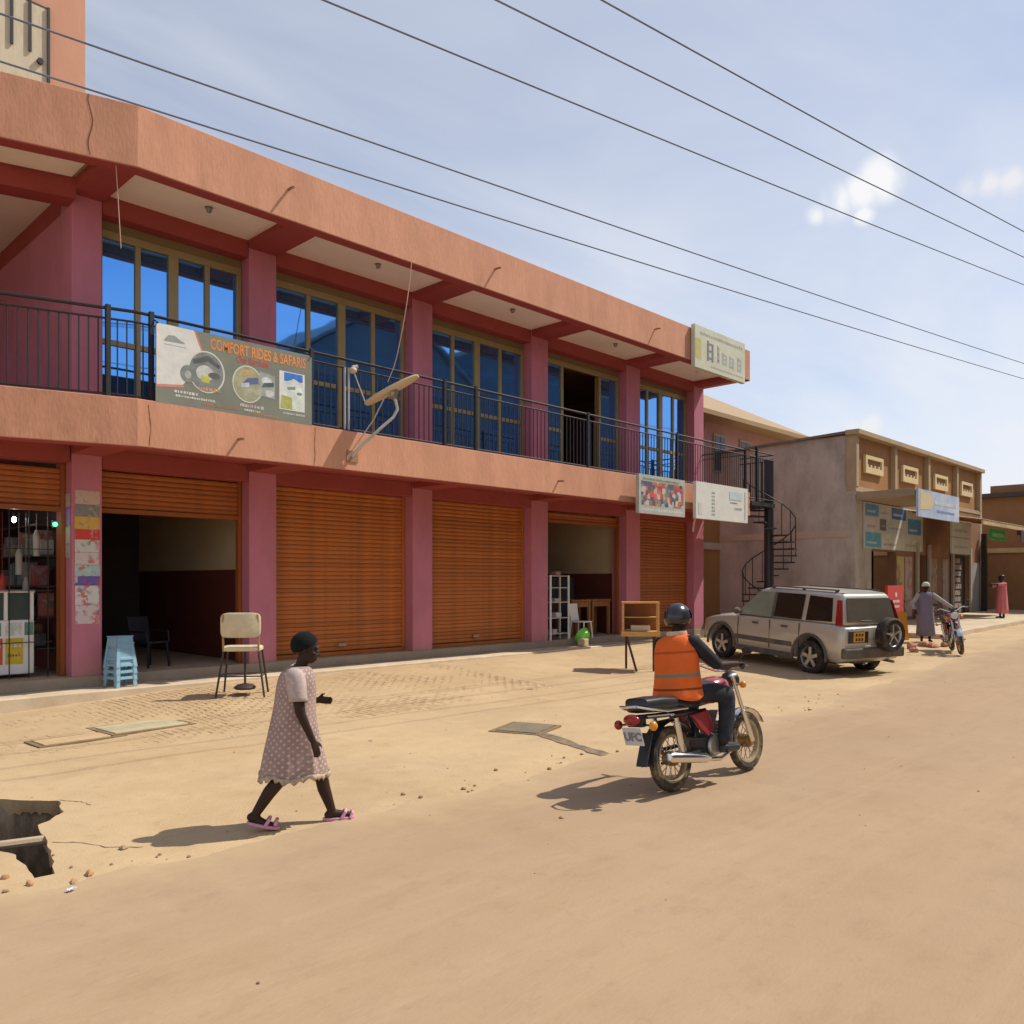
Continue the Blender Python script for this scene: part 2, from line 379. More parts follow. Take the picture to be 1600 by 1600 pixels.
# drifted dust thins out from the verge towards the wheel tracks
def edge_dust(m, col):
    t = m.node_tree; b = t.nodes['Principled BSDF']; src = b.inputs['Base Color'].links[0].from_socket
    at = t.nodes.new('ShaderNodeAttribute'); at.attribute_name = 'drift'
    c = t.nodes.new('ShaderNodeTexCoord'); n = t.nodes.new('ShaderNodeTexNoise'); n.inputs['Scale'].default_value = 1.3; n.inputs['Detail'].default_value = 10; n.inputs['Roughness'].default_value = .7
    t.links.new(c.outputs['Object'], n.inputs['Vector'])
    a = t.nodes.new('ShaderNodeMath'); a.operation = 'MULTIPLY_ADD'; a.inputs[1].default_value = 1.1; a.inputs[2].default_value = -.55; t.links.new(n.outputs[0], a.inputs[0])
    s = t.nodes.new('ShaderNodeMath'); s.operation = 'ADD'; t.links.new(a.outputs[0], s.inputs[0]); t.links.new(at.outputs['Fac'], s.inputs[1])
    r = t.nodes.new('ShaderNodeMapRange'); r.inputs[1].default_value = .15; r.inputs[2].default_value = .75; t.links.new(s.outputs[0], r.inputs[0])
    x = t.nodes.new('ShaderNodeMixRGB'); x.inputs[2].default_value = (*col, 1); t.links.new(r.outputs[0], x.inputs[0]); t.links.new(src, x.inputs[1]); t.links.new(x.outputs[0], b.inputs['Base Color'])
edge_dust(M_road, (.48,.345,.205))
me = bpy.data.meshes.new('road'); me.from_pydata(rv, [], rf); me.materials.append(M_road)
bm = bmesh.new(); bm.from_mesh(me); bmesh.ops.recalc_face_normals(bm, faces=bm.faces)
if sum(f.normal.z for f in bm.faces) < 0: bmesh.ops.reverse_faces(bm, faces=bm.faces)
bm.to_mesh(me); bm.free()
dv_ = {0:.85, 1:.8, 2:.38, 3:.12}
at_ = me.attributes.new('drift', 'FLOAT', 'POINT')
for i in range(len(me.vertices)): at_.data[i].value = dv_.get(i % n, 0.)
for p in me.polygons: p.use_smooth = True
struct(put('road', me))
# small stones and crumbs lying along the road edge
m = MB(); M_stone = mat('stones', (.36,.24,.14), .95, .25, 20)
for i in range(110):
    x = random.uniform(.8, 14); y = road_edge(x) + random.gauss(.05, .22); s = random.choice((.006,.008,.011,.016)) * random.uniform(.7, 1.5)
    if inside(x, y, hp): continue
    m.ell((x, y, gz(x, y)+s*.25+.004), (s*random.uniform(.8,1.4), s, s*.6), Matrix.Rotation(random.random()*6, 3, 'Z'), 6, 4)
for i in range(160):
    x = random.uniform(1, 16); y = random.uniform(2.0, 12.8); s = random.uniform(.005,.011)
    if inside(x, y, hp): continue
    m.ell((x, y, gz(x, y)+s*.2+(.02 if y < road_edge(x) else .0)), (s*1.2, s, s*.6), Matrix.Rotation(random.random()*6, 3, 'Z'), 6, 4)
stuff(tag(m.build('scattered_stones', M_stone, smooth=True), 'small stones and crumbs scattered along the dusty road edge', 'stones'))
def rock(mb, x, y, z, s):
    k = len(mb.v); mb.ell((0,0,0), (s*random.uniform(.8,1.3), s*random.uniform(.7,1.1), s*random.uniform(.5,.8)), Matrix.Rotation(random.random()*6, 3, 'Z'), 8, 6)
    sd_ = random.random()*50
    for i in range(k, len(mb.v)):
        p = Vector(mb.v[i]); p *= 1+.55*noise.noise(p/s*1.0+Vector((sd_,0,0)))+.25*noise.noise(p/s*2.6+Vector((sd_,3,0))); mb.v[i] = (p.x+x, p.y+y, p.z+z)
for (x, y, s, lb) in ((1.95,5.72,.034,'orange broken lump of laterite lying at the drain hole corner'),(1.83,5.66,.022,'smaller laterite piece beside the orange lump'),
                      (1.55,6.05,.03,'rounded rubble piece left of the drain hole'),(1.42,6.3,.028,'pale rubble chunk behind the rounded piece'),
                      (1.62,5.8,.024,'small rubble piece in front of the drain hole'),(2.3,6.1,.03,'small stone on the cracked slab edge'),
                      (5.0,4.33,.022,'lone dark pebble out on the road')):
    m = MB(); rock(m, x, y, gz(x, y)+s*.3+(.02 if y < road_edge(x) else 0), s)
    tag(m.build('rock', mat('laterite_lump', (.44,.26,.12), .95, .25, 14, .4, 40) if x < 2.2 else M_stone, smooth=True), lb, 'rock', 'rubble by the drain')
# open storm drain under the broken slab
t = thing('storm_drain', 'open storm drain under the broken slab with stained concrete walls', 'drain', (1.8,7.2,-.7))
M_dw = mat('stained_drain_concrete', (.33,.255,.165), .9, .3, 4, .5, 30, dirt=(.05,.035,.025), ds=3.5, damt=.95, stretch=(1,1,.35))
MB().box(.2,5.4,-.78,3.2,9.4,-.7).build('drain_floor', mat('drain_mud', (.16,.09,.05), .9, .3, 5, .4, 20), t)
m = MB(); m.prism([(2.68,7.76),(2.74,7.84),(.75,9.45),(.69,9.36)], -.7, -.06); m.build('drain_wall', M_dw, t)
m = MB(); m.prism([(2.7,7.80),(2.78,7.78),(2.1,5.7),(2.0,5.7)], -.7, -.06); m.build('drain_wall', M_dw, t)
m = MB(); m.prism([(1.3,5.62),(2.15,5.62),(2.15,5.70),(1.3,5.70)], -.7, -.06); m.build('drain_wall', M_dw, t)
m = MB(); m.prism([(1.22,5.6),(1.3,5.62),(.8,8.2),(.7,8.2)], -.7, -.06); m.build('drain_wall', M_dw, t)
m = MB(); m.tube([(1.15,7.06,-.03),(1.6,6.93,-.022),(2.12,6.80,-.03)], .034, 8)
tag(m.build('concrete_bar', M_conc, smooth=True), 'weathered bar lying across the open drain', 'bar')
# cracks in the slab by the drain and cover slabs set into the forecourt
def crack(name, pts, wd, lb):
    m = MB(); P = []
    for i in range(len(pts)-1):
        a = Vector(pts[i]); b = Vector(pts[i+1])
        for k in range(5): P.append(a.lerp(b, k/5)+Vector((random.uniform(-1,1), random.uniform(-1,1)))*.012)
    P.append(Vector(pts[-1])); L_ = []; R_ = []
    for i, p in enumerate(P):
        d = (P[min(i+1,len(P)-1)]-P[max(i-1,0)]).normalized(); nn = Vector((-d.y, d.x))*wd*random.uniform(.4,1.1)
        L_.append((p.x+nn.x, p.y+nn.y, gz(p.x, p.y)+.003)); R_.append((p.x-nn.x, p.y-nn.y, gz(p.x, p.y)+.003))
    k = len(P); m.add(L_+R_, [(i, i+1, k+i+1, k+i) for i in range(k-1)])
    o = m.build(name, mat('slab_crack_tone', (.10,.06,.035), 1)); return tag(o, lb, 'crack')  # dark tone of the crack line
crack('slab_crack', [(1.98,6.6),(2.15,6.45),(2.25,6.2),(2.42,6.05)], .005, 'dark crack running from the drain hole towards the road')
crack('slab_crack', [(2.42,7.86),(2.52,7.7),(2.56,7.5)], .005, 'short dark crack at the right tip of the drain hole')
def cover(name, c, size, rz, material, lb, h=.02):
    t = thing(name, lb, 'cover', (c[0], c[1], gz(*c)), R(rz))
    MB().box(-size[0]/2,-size[1]/2,-.04,size[0]/2,size[1]/2,h).build('slab', material, t, bevel=.008)
    m = MB(); a, b = size[0]/2+.02, size[1]/2+.02
    for p in ((-a-.05,-b-.05,a+.05,-b),(-a-.05,b,a+.05,b+.05),(-a-.05,-b,-a,b),(a,-b,a+.05,b)): m.box(p[0],p[1],-.04,p[2],p[3],h-.008)
    m.build('frame', mat('cover_frame', (.24,.165,.09), .9, .2, 6, .3, 40), t)
    return t
cover('inspection_cover', (4.36,10.95), (.95,.62), 4, mat('pale_slab', (.46,.40,.25), .9, .12, 4, .3, 50), 'pale grey concrete inspection cover nearest the tall chair')
cover('inspection_cover', (3.5,10.72), (.85,.36), 3, mat('tan_slab', (.50,.35,.20), .9, .12, 4, .3, 50), 'tan concrete inspection cover left of the pale one')
cover('inspection_cover', (7.75,7.32), (.62,.55), 20, mat('grey_pit_slab', (.20,.165,.11), .9, .2, 4, .4, 40), 'grey sunken manhole slab in the bare dust')
m = MB(); a = Vector((7.62,6.95)); b = Vector((7.18,5.5)); nn = Vector((.957,-.29))*.09
P = [a.lerp(b, i/14) for i in range(15)]
vs = []
for p in P:
    w_ = 1+random.uniform(-.25,.2)
    for s in (-1, 1): vs.append((p.x+nn.x*s*w_, p.y+nn.y*s*w_, gz(p.x+nn.x*s, p.y+nn.y*s)+.006))
m.add(vs, [(2*i, 2*i+1, 2*i+3, 2*i+2) for i in range(14)])
tag(m.build('trench_cover', mat('trench_grey', (.17,.13,.085), .95, .3, 8, .4, 40, dirt=(.4,.28,.16), ds=6, damt=.8)), 'grey strip of exposed trench running from the manhole slab to the road', 'trench')
# forecourt of interlocking pavers half buried in dust
fc = MB()
for i in range(22):
    pass
M_pav = mat('dusty_paver', (.455,.32,.18), .95, .16, 6, .4, 60, dirt=(.39,.27,.15), ds=7, damt=.6)
pm = MB(); a, b = .0485, .0985; c = .008
pm.add([(-a,-b,-.05),(a,-b,-.05),(a,b,-.05),(-a,b,-.05),(-a,-b,-c),(a,-b,-c),(a,b,-c),(-a,b,-c),(-a+c,-b+c,0),(a-c,-b+c,0),(a-c,b-c,0),(-a+c,b-c,0)],
       [(4,5,1,0),(5,6,2,1),(6,7,3,2),(7,4,0,3),(8,9,5,4),(9,10,6,5),(10,11,7,6),(11,8,4,7),(8,11,10,9)])
pme = pm.mesh('paver'); pme.materials.append(M_pav)
def fc_top(x, y): return gz(x, y)
fbase = MB(); fbase.box(1.6,9.55,-.10,11.4,13.36,-.07)
forecourt = struct(fbase.build('forecourt', M_ground))
cand = []
ix = 0; x = 1.65
while x < 11.3:
    y = 9.6 + (.1 if ix % 2 else 0)
    while y < 13.25:
        cov = noise.noise(Vector((x*.45, y*.6, 11))) + .5*noise.noise(Vector((x*1.3, y*1.5, 2)))
        edge = .35*sstep(9.5, 10.1, y) + .3*(1-sstep(6.5, 10.5, x)) + .12
        in_cover = (abs(x-4.36) < .62 and abs(y-10.95) < .46) or (abs(x-3.5) < .57 and abs(y-10.72) < .33)
        h = -.0015 + .010*(cov+edge-.40) + random.uniform(-.0022,.0022)
        if h > -.0035 and not in_cover: cand.append((x, y, gz(x, y)+min(h, .0045), random.gauss(0, .014)))
        y += .2
    x += .1; ix += 1
def simg(p):
    d = .7157*p[0]+.6984*p[1]; r = .6984*p[0]-.7157*p[1]; return d if r/d > -.63 else 99
cand.sort(key=simg)
for p in cand[:300]:
    o = put('paver', pme, forecourt, loc=(p[0], p[1], p[2])); o.rotation_euler = (random.gauss(0,.015), random.gauss(0,.015), p[3])
m = MB()
for p in cand[300:]:
    k = len(m.v); m.add(pm.v, pm.f); cs, sn = math.cos(p[3]), math.sin(p[3])
    for i in range(k, len(m.v)):
        q = m.v[i]; m.v[i] = (q[0]*cs-q[1]*sn+p[0], q[0]*sn+q[1]*cs+p[1], q[2]+p[2])
if m.v: stuff(m.build('far_pavers', M_pav, forecourt))
# kerb walkway in front of the shops and the shop floor step
m = MB()
xs_ = lines([(-6,23.2,.18)])
rings = []
for x in xs_:
    e = 13.40+.012*noise.noise(Vector((x*2,1,1))); z = .225+.008*noise.noise(Vector((x*1.5,4,1)))
    rings.append([(x,e,-.3),(x,e+.004,z-.02),(x,e+.022,z),(x,14.2,z+.004),(x,14.2,-.3)])
m.loft(rings); struct(m.build('shop_walkway', M_kerbp, smooth=True))

ground_tex(M_band, (.36,.19,.105), .55, .72, 1.4, .6, (1.2,1.2,.5))
ground_tex(M_band, (.36,.18,.10), .60, .72, 4, .45, (2.0,2.0,.12))
ground_tex(M_pink, (.30,.13,.12), .56, .72, 1.6, .45, (1.4,1.4,.35))
for (x, y, rz_, w_, h_, c, lb_) in ((1.75,5.45,20,.05,.03,(.55,.58,.68),'scrap of bluish white paper near the drain at the road edge'),(5.9,8.1,70,.06,.035,(.5,.46,.38),'crumpled pale scrap on the bare dust left of the manhole slab'),(10.6,9.9,140,.09,.06,(.30,.22,.14),'dark leaf-like scrap on the forecourt before the furniture shop')):
    m = MB(); n_ = 5
    vs_ = [(w_*(i/n_-.5)*(1+.2*random.random()), h_*(j/n_-.5)*(1+.2*random.random()), .012*random.random()) for j in range(n_+1) for i in range(n_+1)]
    m.add(vs_, [(j*(n_+1)+i,j*(n_+1)+i+1,(j+1)*(n_+1)+i+1,(j+1)*(n_+1)+i) for j in range(n_) for i in range(n_)])
    shift(m, (x, y, gz(x,y)+(.024 if y < road_edge(x) else .004)), Matrix.Rotation(R(rz_),3,'Z'))
    tag(m.build('paper_scrap', mat('litter_%d' % rz_, c, .8)), lb_, 'litter')

def splash(m, col, z0, z1):
    """mud splashed up the foot of the columns"""
    t = m.node_tree; b = t.nodes['Principled BSDF']; src = b.inputs['Base Color'].links[0].from_socket
    c = t.nodes.new('ShaderNodeTexCoord'); sp = t.nodes.new('ShaderNodeSeparateXYZ'); t.links.new(c.outputs['Object'], sp.inputs[0])
    r = t.nodes.new('ShaderNodeMapRange'); r.inputs[1].default_value = z0; r.inputs[2].default_value = z1; r.inputs[3].default_value = .62; r.inputs[4].default_value = 0; t.links.new(sp.outputs[2], r.inputs[0])
    n = t.nodes.new('ShaderNodeTexNoise'); n.inputs['Scale'].default_value = 7; n.inputs['Detail'].default_value = 9; n.inputs['Roughness'].default_value = .7; t.links.new(c.outputs['Object'], n.inputs['Vector'])
    a = t.nodes.new('ShaderNodeMath'); a.operation = 'ADD'; t.links.new(n.outputs[0], a.inputs[0]); t.links.new(r.outputs[0], a.inputs[1])
    k = t.nodes.new('ShaderNodeMapRange'); k.inputs[1].default_value = .68; k.inputs[2].default_value = 1.05; k.inputs[4].default_value = .75; t.links.new(a.outputs[0], k.inputs[0])
    x = t.nodes.new('ShaderNodeMixRGB'); x.inputs[2].default_value = (*col, 1); t.links.new(k.outputs[0], x.inputs[0]); t.links.new(src, x.inputs[1]); t.links.new(x.outputs[0], b.inputs['Base Color'])
splash(M_pink, (.36,.20,.15), .2, .85)
# ------------------------------------------------------------------ main shop building
BX = [(4.5,4.95),(7.5,8.05),(11.3,11.85),(15.05,15.65),(18.95,19.6),(22.45,23.0)]      # pillars
YF, YP, YW = 12.4, 14.0, 14.32       # band face, pillar face, shopfront / window plane
ZF, Z1, Z2, ZR0, ZR = .40, 3.9, 4.57, 7.95, 8.85
bld = thing('shop_building', 'two-storey salmon and rose shop building with orange shutters and blue glass', 'building', (13.5,14.2,0))
C0 = Vector((4.88, YF)); DL = Vector((-.956,.29)); E0 = C0+DL*8.0; NL = Vector((.29,.956))
def band(z0, z1, th, name, m):
    a, b = E0, C0
    mm = MB()
    inn = [Vector((23.0, YF+th)), Vector((C0.x+.03, YF+th)), E0+NL*th]
    mm.prism([(E0.x,E0.y),(C0.x,C0.y),(23.0,YF)]+[(p.x,p.y) for p in inn], z0, z1)
    o = mm.build(name, m, bld, bevel=.012); return o
band(3.87, Z2, .22, 'balcony_band', M_band)
band(ZR0, ZR, .22, 'parapet_band', M_band)
# right-hand returns of the two bands
MB().box(22.78,YF+.222,3.87,23.0,19.9,Z2).build('balcony_band', M_band, bld, bevel=.012)
MB().box(22.78,YF+.222,ZR0,23.0,19.9,ZR).build('parapet_band', M_band, bld, bevel=.012)
# oxide red lip under each band
for z in (3.862, 7.942):
    mm = MB(); th = .24
    mm.prism([(E0.x+.01,E0.y+.01),(C0.x,C0.y+.01),(22.99,YF+.01),(22.99,YF+th),(C0.x+.03,YF+th),((E0+NL*th).x,(E0+NL*th).y)], z-.006, z+.006)
    mm.build('band_soffit', M_dkred, bld)
# slabs
def slab(z0, z1, name, m, yb=19.6):
    mm = MB(); q = E0+NL*.222
    mm.prism([(q.x,q.y),(C0.x+.03,YF+.222),(22.778,YF+.222),(22.778,yb),(q.x,yb)], z0, z1); return mm.build(name, m, bld)
slab(4.02, 4.30, 'balcony_slab', M_dkred)
slab(8.14, 8.34, 'roof_slab', M_conc)
# walls between shops and at the ends (deep party walls, two-tone inside)
XE = [(-5.0,-4.5)]+BX
for k, (a, b) in enumerate(BX):
    c = (a+b)/2
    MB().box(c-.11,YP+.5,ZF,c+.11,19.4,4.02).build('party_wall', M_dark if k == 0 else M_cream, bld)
    for s in (-1, 1):
        if k == 5 and s == 1: continue
        MB().box(c+s*.113-.003,YP+.5,ZF,c+s*.113+.003,19.38,2.12).build('dado', M_maroon, bld)
MB().box(22.62,YP+.5,4.3,22.778,19.6,8.14).build('end_wall', M_pink, bld)
MB().box(22.82,YP+.5,.0,22.99,19.6,3.866).build('end_wall', M_pink, bld)
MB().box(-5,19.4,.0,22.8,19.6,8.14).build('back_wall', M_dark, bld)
MB().box(-5,YP+.02,0,22.9,19.4,ZF-.004).build('shop_floor', M_conc, bld)
MB().box(-5,13.97,.23,22.95,14.018,ZF).build('floor_riser', mat('grey_riser', (.30,.25,.19), .85, .12, 2, .2, 50, dirt=(.4,.3,.18), ds=3, damt=.5), bld)
# pillars, ground and first floor
for a, b in BX:
    MB().box(a,YP,.22,b,YP+.52,4.02).build('pillar', M_pink, bld, bevel=.012)
    MB().box(a,YP,4.30,b,YP+.52,8.14).build('pillar', M_pink, bld, bevel=.012)
# pilaster edges visible left of the shop entrance
# ceilings: boards between beams
ends = [(4.95,7.5),(8.05,11.3),(11.85,15.05),(15.65,18.95),(19.6,22.45)]
for a, b in BX:
    MB().box(a-.01,YF+.222,7.96,b+.01,YP-.002,8.138).build('soffit_beam', M_dkred, bld, bevel=.006)
    MB().box(a-.01,YF+.222,3.89,b+.01,YP-.002,4.018).build('soffit_beam', M_dkred, bld, bevel=.006)
for i, (a, b) in enumerate(ends):
    a2, b2 = a+.012, b-.012
    p = MB().box(a2,YF+.224,8.105,b2,YP+.018,8.137).build('soffit_panel', M_soffit, bld)
    mm = MB(); cx = (a+b)/2 + (.15 if i != 4 else .4); mm.lathe([(0,8.02),(.035,8.025),(.05,8.06),(.045,8.10),(.07,8.104)], (cx,13.25,0), n=12)
    mm.build('lamp_holder', M_white if i == 4 else M_steel, p, smooth=True)
    MB().box(a2,YP+.02,7.80,b2,YW+.14,8.137).build('lintel_beam', M_dkred, bld, bevel=.006)
    MB().box(a2,YW-.04,7.66,b2,YW+.1,7.796).build('lintel_header', M_header, bld)
    MB().box(a2,YP+.02,3.72,b2,YW+.14,4.018).build('lintel_beam', M_dkred, bld, bevel=.006)
# left veranda ceiling and lobby beyond the angled corner
q0 = E0+NL*.225
mm = MB(); mm.prism([(4.42,YF+.5),(4.42,13.75),(-2.9,15.98),((q0+NL*.12).x,(q0+NL*.12).y)], 8.105, 8.137); p = mm.build('soffit_panel', M_soffit, bld)
mm = MB(); mm.lathe([(0,8.02),(.035,8.025),(.05,8.06),(.045,8.10),(.07,8.104)], (2.35,13.75,0), n=12); mm.build('lamp_holder', M_steel, p, smooth=True)
mm = MB(); mm.prism([(4.49,13.78),(4.49,14.18),(-3,16.45),(-3,16.05)], 7.8, 8.138); mm.build('lintel_beam', M_dkred, bld)
mm = MB(); mm.prism([(4.49,14.2),(4.49,19.38),(-4.9,19.38),(-4.9,16.6)], 8.09, 8.136); mm.build('lobby_ceiling', M_soffit, bld)
MB().box(4.5,YP+.522,4.3,4.62,19.38,8.138).build('lobby_wall', M_pink, bld)
MB().box(4.5,YP+.522,7.78,4.494,19.38,8.09).build('lobby_wall', M_dkred, bld)
# attic storey set back above the left end
att = thing('rooftop_room', 'salmon rooftop room with a barred cream window above the left corner', 'room', (2,16.5,8.34))
MB().box(-5,15.5,8.34,5.2,19.5,14.2).build('wall', mat('salmon_paint', (.60,.31,.20), .85, .12, 1, .2, 30, stretch=(1,1,.3), dirt=(.45,.23,.15), ds=.8, damt=.4), att)
# window: x range 1.6-4.1 (only its right end is in view)
wx1 = 4.62
def rects(mm, L, y0, y1):
    for x0, z0, x1, z1 in L: mm.box(x0,y0,z0,x1,y1,z1)
    return mm
p = MB().box(1.8,15.46,8.9,wx1,15.498,11.60).build('window', mat('dark_window_frame', (.05,.04,.035), .5), att)
rects(MB(), [(1.85,8.9,wx1-.05,11.55)], 15.44, 15.459).build('curtain', mat('cream_curtain', (.58,.50,.36), .85, .1, 3, .2, 12, stretch=(6,1,1)), p)
for bx, bz in ((4.59, 8.95), (4.31, 10.72), (4.04, 10.72), (3.7, 10.72), (3.4, 10.72), (3.1, 10.72)):
    rects(MB(), [(bx-.02,bz,bx+.02,11.58)], 15.40, 15.43).build('bar', M_black, p)
MB().cyl((4.46,15.38,10.62),(4.46,15.44,10.62),.05,n=8).build('latch', M_black, p)
# ---- windows
def glass_mat():
    m = bpy.data.materials.new('blue_reflective_glass'); m.use_nodes = True; b = m.node_tree.nodes['Principled BSDF']
    b.inputs['Base Color'].default_value = (.13,.40,.92,1); b.inputs['Metallic'].default_value = .9; b.inputs['Roughness'].default_value = .03
    t = m.node_tree; n = t.nodes.new('ShaderNodeTexNoise'); n.inputs['Scale'].default_value = 1.1; n.inputs['Detail'].default_value = 1
    c = t.nodes.new('ShaderNodeTexCoord'); t.links.new(c.outputs['Object'], n.inputs['Vector'])
    bp = t.nodes.new('ShaderNodeBump'); bp.inputs['Strength'].default_value = .05; bp.inputs['Distance'].default_value = .05
    t.links.new(n.outputs[0], bp.inputs['Height']); t.links.new(bp.outputs[0], b.inputs['Normal'])
    return m
M_glass = glass_mat()
rail_cols = None
for i, (a, b) in enumerate(ends):
    a2, b2 = a+.015, b-.015; z0, z1 = 4.31, 7.655; fw = .085
    wd = (b2-a2); xsn = [a2, a2+wd*.262, a2+wd*.5, a2+wd*.745, b2]
    opening = (i == 3)
    fr = MB()
    fr.box(a2,YW-.05,z1-.13,b2,YW+.05,z1); fr.box(a2,YW-.05,z0,b2,YW+.05,z0+.09)
    ztr = 5.83
    hw = [fw, .045, .085, .045, fw]
    segs = []
    for k in range(5):
        if k == 0: x0, x1 = a2, a2+fw
        elif k == 4: x0, x1 = b2-fw, b2
        else: x0, x1 = xsn[k]-hw[k], xsn[k]+hw[k]
        if opening and k == 2: continue
        fr.box(x0,YW-.06 if k in (0,2,4) else YW-.045,z0+.092,x1,YW+.045,z1-.132)
        segs.append((x0, x1))
    win = None
    gaps = [(segs[k][1], segs[k+1][0]) for k in range(len(segs)-1)]
    for gi, (x0, x1) in enumerate(gaps):
        if opening and gi == 1: continue
        fr.box(x0+.002,YW-.04,ztr-.045,x1-.002,YW+.04,ztr+.045)
    win = fr.build('window', M_olive, bld, bevel=.006)
    for gi, (x0, x1) in enumerate(gaps):
        if opening and gi == 1: continue
        for za, zb in ((z0+.092, ztr-.047), (ztr+.047, z1-.134)):
            o = MB().box(x0+.003,YW-.006,za,x1-.003,YW+.006,zb).build('pane', M_glass, win)
    if opening:      # the slid-back leaf stands behind its neighbour
        x0, x1 = gaps[2]
        m2 = MB(); m2.box(x0-.10,YW+.06,z0+.1,x0-.01,YW+.10,z1-.14); m2.build('sliding_leaf', M_olive, win)
# rooms behind: only seen through the open leaf
MB().box(15.4,18.2,4.3,19.2,18.3,8.13).build('room_wall', mat('brown_room_paint', (.10,.05,.035), .8, .1, 2), bld)
MB().box(16.9,16.2,4.3,17.35,16.6,5.35).build('room_counter', mat('orange_ply', (.45,.20,.06), .6, .15, 5), bld)
# ---- roller shutters
slat_pitch = .085
def shutter(a, b, zb, zt, m, perforated=False):
    a2, b2 = a+.015, b-.015
    g = MB(); g.box(a2,YW-.06,ZF,a2+.06,YW+.06,zt); g.box(b2-.06,YW-.06,ZF,b2,YW+.06,zt)
    g.box(a2+.062,YW-.05,zb,b2-.062,YW+.05,zb+.075)
    sh = g.build('shutter', m, bld, bevel=.004)
    n = int((zt-zb-.08)/slat_pitch)
    prof = [(-.006,-.0425),(-.018,-.026),(-.021,.010),(-.012,.034),(.0,.039),(.008,.039),(.008,-.0425)]
    w2 = (b2-a2-.126)/2; sm = MB(); nP = len(prof)
    sm.add([(-w2,y,z) for y,z in prof]+[(w2,y,z) for y,z in prof], [(i,(i+1)%nP,nP+(i+1)%nP,nP+i) for i in range(nP)]+[tuple(range(nP)), tuple(range(2*nP-1,nP-1,-1))])
    mes = []
    for vi in range(3):
        me = sm.mesh('slat'); c0 = (.46,.15,.036) if m == M_shut else (.36,.11,.028); f_ = (1,.86,1.08)[vi]
        me.materials.append(mat('shutter_tone_%d%d' % (vi, m == M_shut), tuple(q*f_ for q in c0), .5, .2, 1.1, dirt=(.24,.085,.03), ds=3.5, damt=.6, stretch=(1,1,2))); mes.append(me)
    base = WL[bld.name]
    for k in range(n):
        o = put('slat', mes[random.choice((0,0,1,2))], sh, loc=((a2+b2)/2-base.x, YW+random.uniform(-.003,.003)-base.y, zb+.08+.052+k*slat_pitch-base.z))
    return sh
shutter(8.05, 11.3, ZF+.0, 3.75, M_shut)
shutter(11.85, 15.05, ZF+.0, 3.75, M_shut)
shutter(19.6, 22.45, ZF+.0, 3.75, M_shutd)
shutter(4.95, 7.5, 3.02, 3.75, M_shutd)
shutter(1.2, 4.5, 3.0, 3.75, M_shutd)
s4 = shutter(15.65, 18.95, 3.42, 3.75, M_shutd)
# padlock bars
for x in (9.67, 13.4):
    MB().box(x-.09,YW-.075,ZF+.18,x+.09,YW-.045,ZF+.24).build('lock_hasp', M_steel, bld)
# left shop lintel and pilaster
MB().box(-5,YP+.02,3.76,4.48,YW+.14,4.018).build('lintel_beam', M_dkred, bld)
MB().box(4.43,YP+.28,ZF,4.498,YP+.5,3.76).build('pilaster', mat('orange_brown_trim', (.34,.11,.04), .6), bld)
# ---- waste pipes poking out of the bands
for (x, z) in ((7.35,8.45),(12.2,8.42),(18.0,8.42),(6.45,4.16),(14.2,4.16)):
    mm = MB(); mm.tube([(x,YF+.02,z),(x,YF-.1,z),(x,YF-.17,z-.012)], .022, 8); mm.build('waste_pipe', mat('rusty_pipe', (.30,.17,.10), .7), bld, smooth=True)
# hairline cracks / joints in the bands
def vcrack(x, z0, z1, y=YF, name='plaster_crack'):
    mm = MB(); n = 14; L_ = []; Rr = []
    for i in range(n+1):
        z = z0+(z1-z0)*i/n; xx = x+.035*noise.noise(Vector((x, z*3, 1))); w_ = .003+.004*random.random()
        L_.append((xx-w_, y-.004, z)); Rr.append((xx+w_, y-.004, z))
    mm.add(L_+Rr, [(i,i+1,n+2+i,n+1+i) for i in range(n)]); return mm.build(name, mat('plaster_crack_tone', (.22,.10,.06), .95), bld)
vcrack(5.05, 3.9, 4.5); vcrack(7.86, 3.88, 4.55)
# a crack on the angled parapet
mm = MB(); L_ = []; n = 12
for s in (-1, 1):
    for i in range(n+1):
        z = 7.97+.86*i/n; p = C0+DL*(.62+.03*math.sin(i*.7)+s*.009)-NL*.004; L_.append((p.x,p.y,z))
mm.add(L_, [(i,i+1,n+2+i,n+1+i) for i in range(n)]); mm.build('plaster_crack', mat('plaster_crack_tone', ()), bld)
# ---- balcony railing
RZ0, RZ1 = 4.62, 5.86; RY = 12.51
rp = [E0+NL*.11, Vector((4.9, RY)), Vector((22.9, RY))]
rail = MB()
for z, r in ((RZ1, .024), (RZ1-.15, .016), (RZ0, .016)):
    rail.tube([(p.x,p.y,z) for p in rp], r, 6)
rail.tube([(22.9,RY,RZ1),(22.9,14.0,RZ1)], .02, 6); rail.tube([(22.9,RY,RZ1-.15),(22.9,14.0,RZ1-.15)], .014, 6)
railing = rail.build('railing', M_black, bld)
bm_ = MB(); bm_.box(-.008,-.008,0,.008,.008,RZ1-.15-RZ0); bme = bm_.mesh('baluster'); bme.materials.append(M_black)
pmh = MB(); pmh.box(-.032,-.032,0,.032,.032,RZ1+.05-4.575); pmhe = pmh.mesh('post'); pmhe.materials.append(M_black)
base = WL[bld.name]; post_x = [5.12, 7.86, 11.75, 15.4, 19.2, 22.9]
x = 5.0
while x < 22.85:
    put('baluster', bme, railing, loc=(x-base.x, RY-base.y, RZ0)); x += .125
for px in post_x+[10.9]: put('post', pmhe, railing, loc=(px-base.x, RY-base.y, 4.575))
dl = (rp[0]-rp[1]); L_ = dl.length; dl.normalize(); k = .0
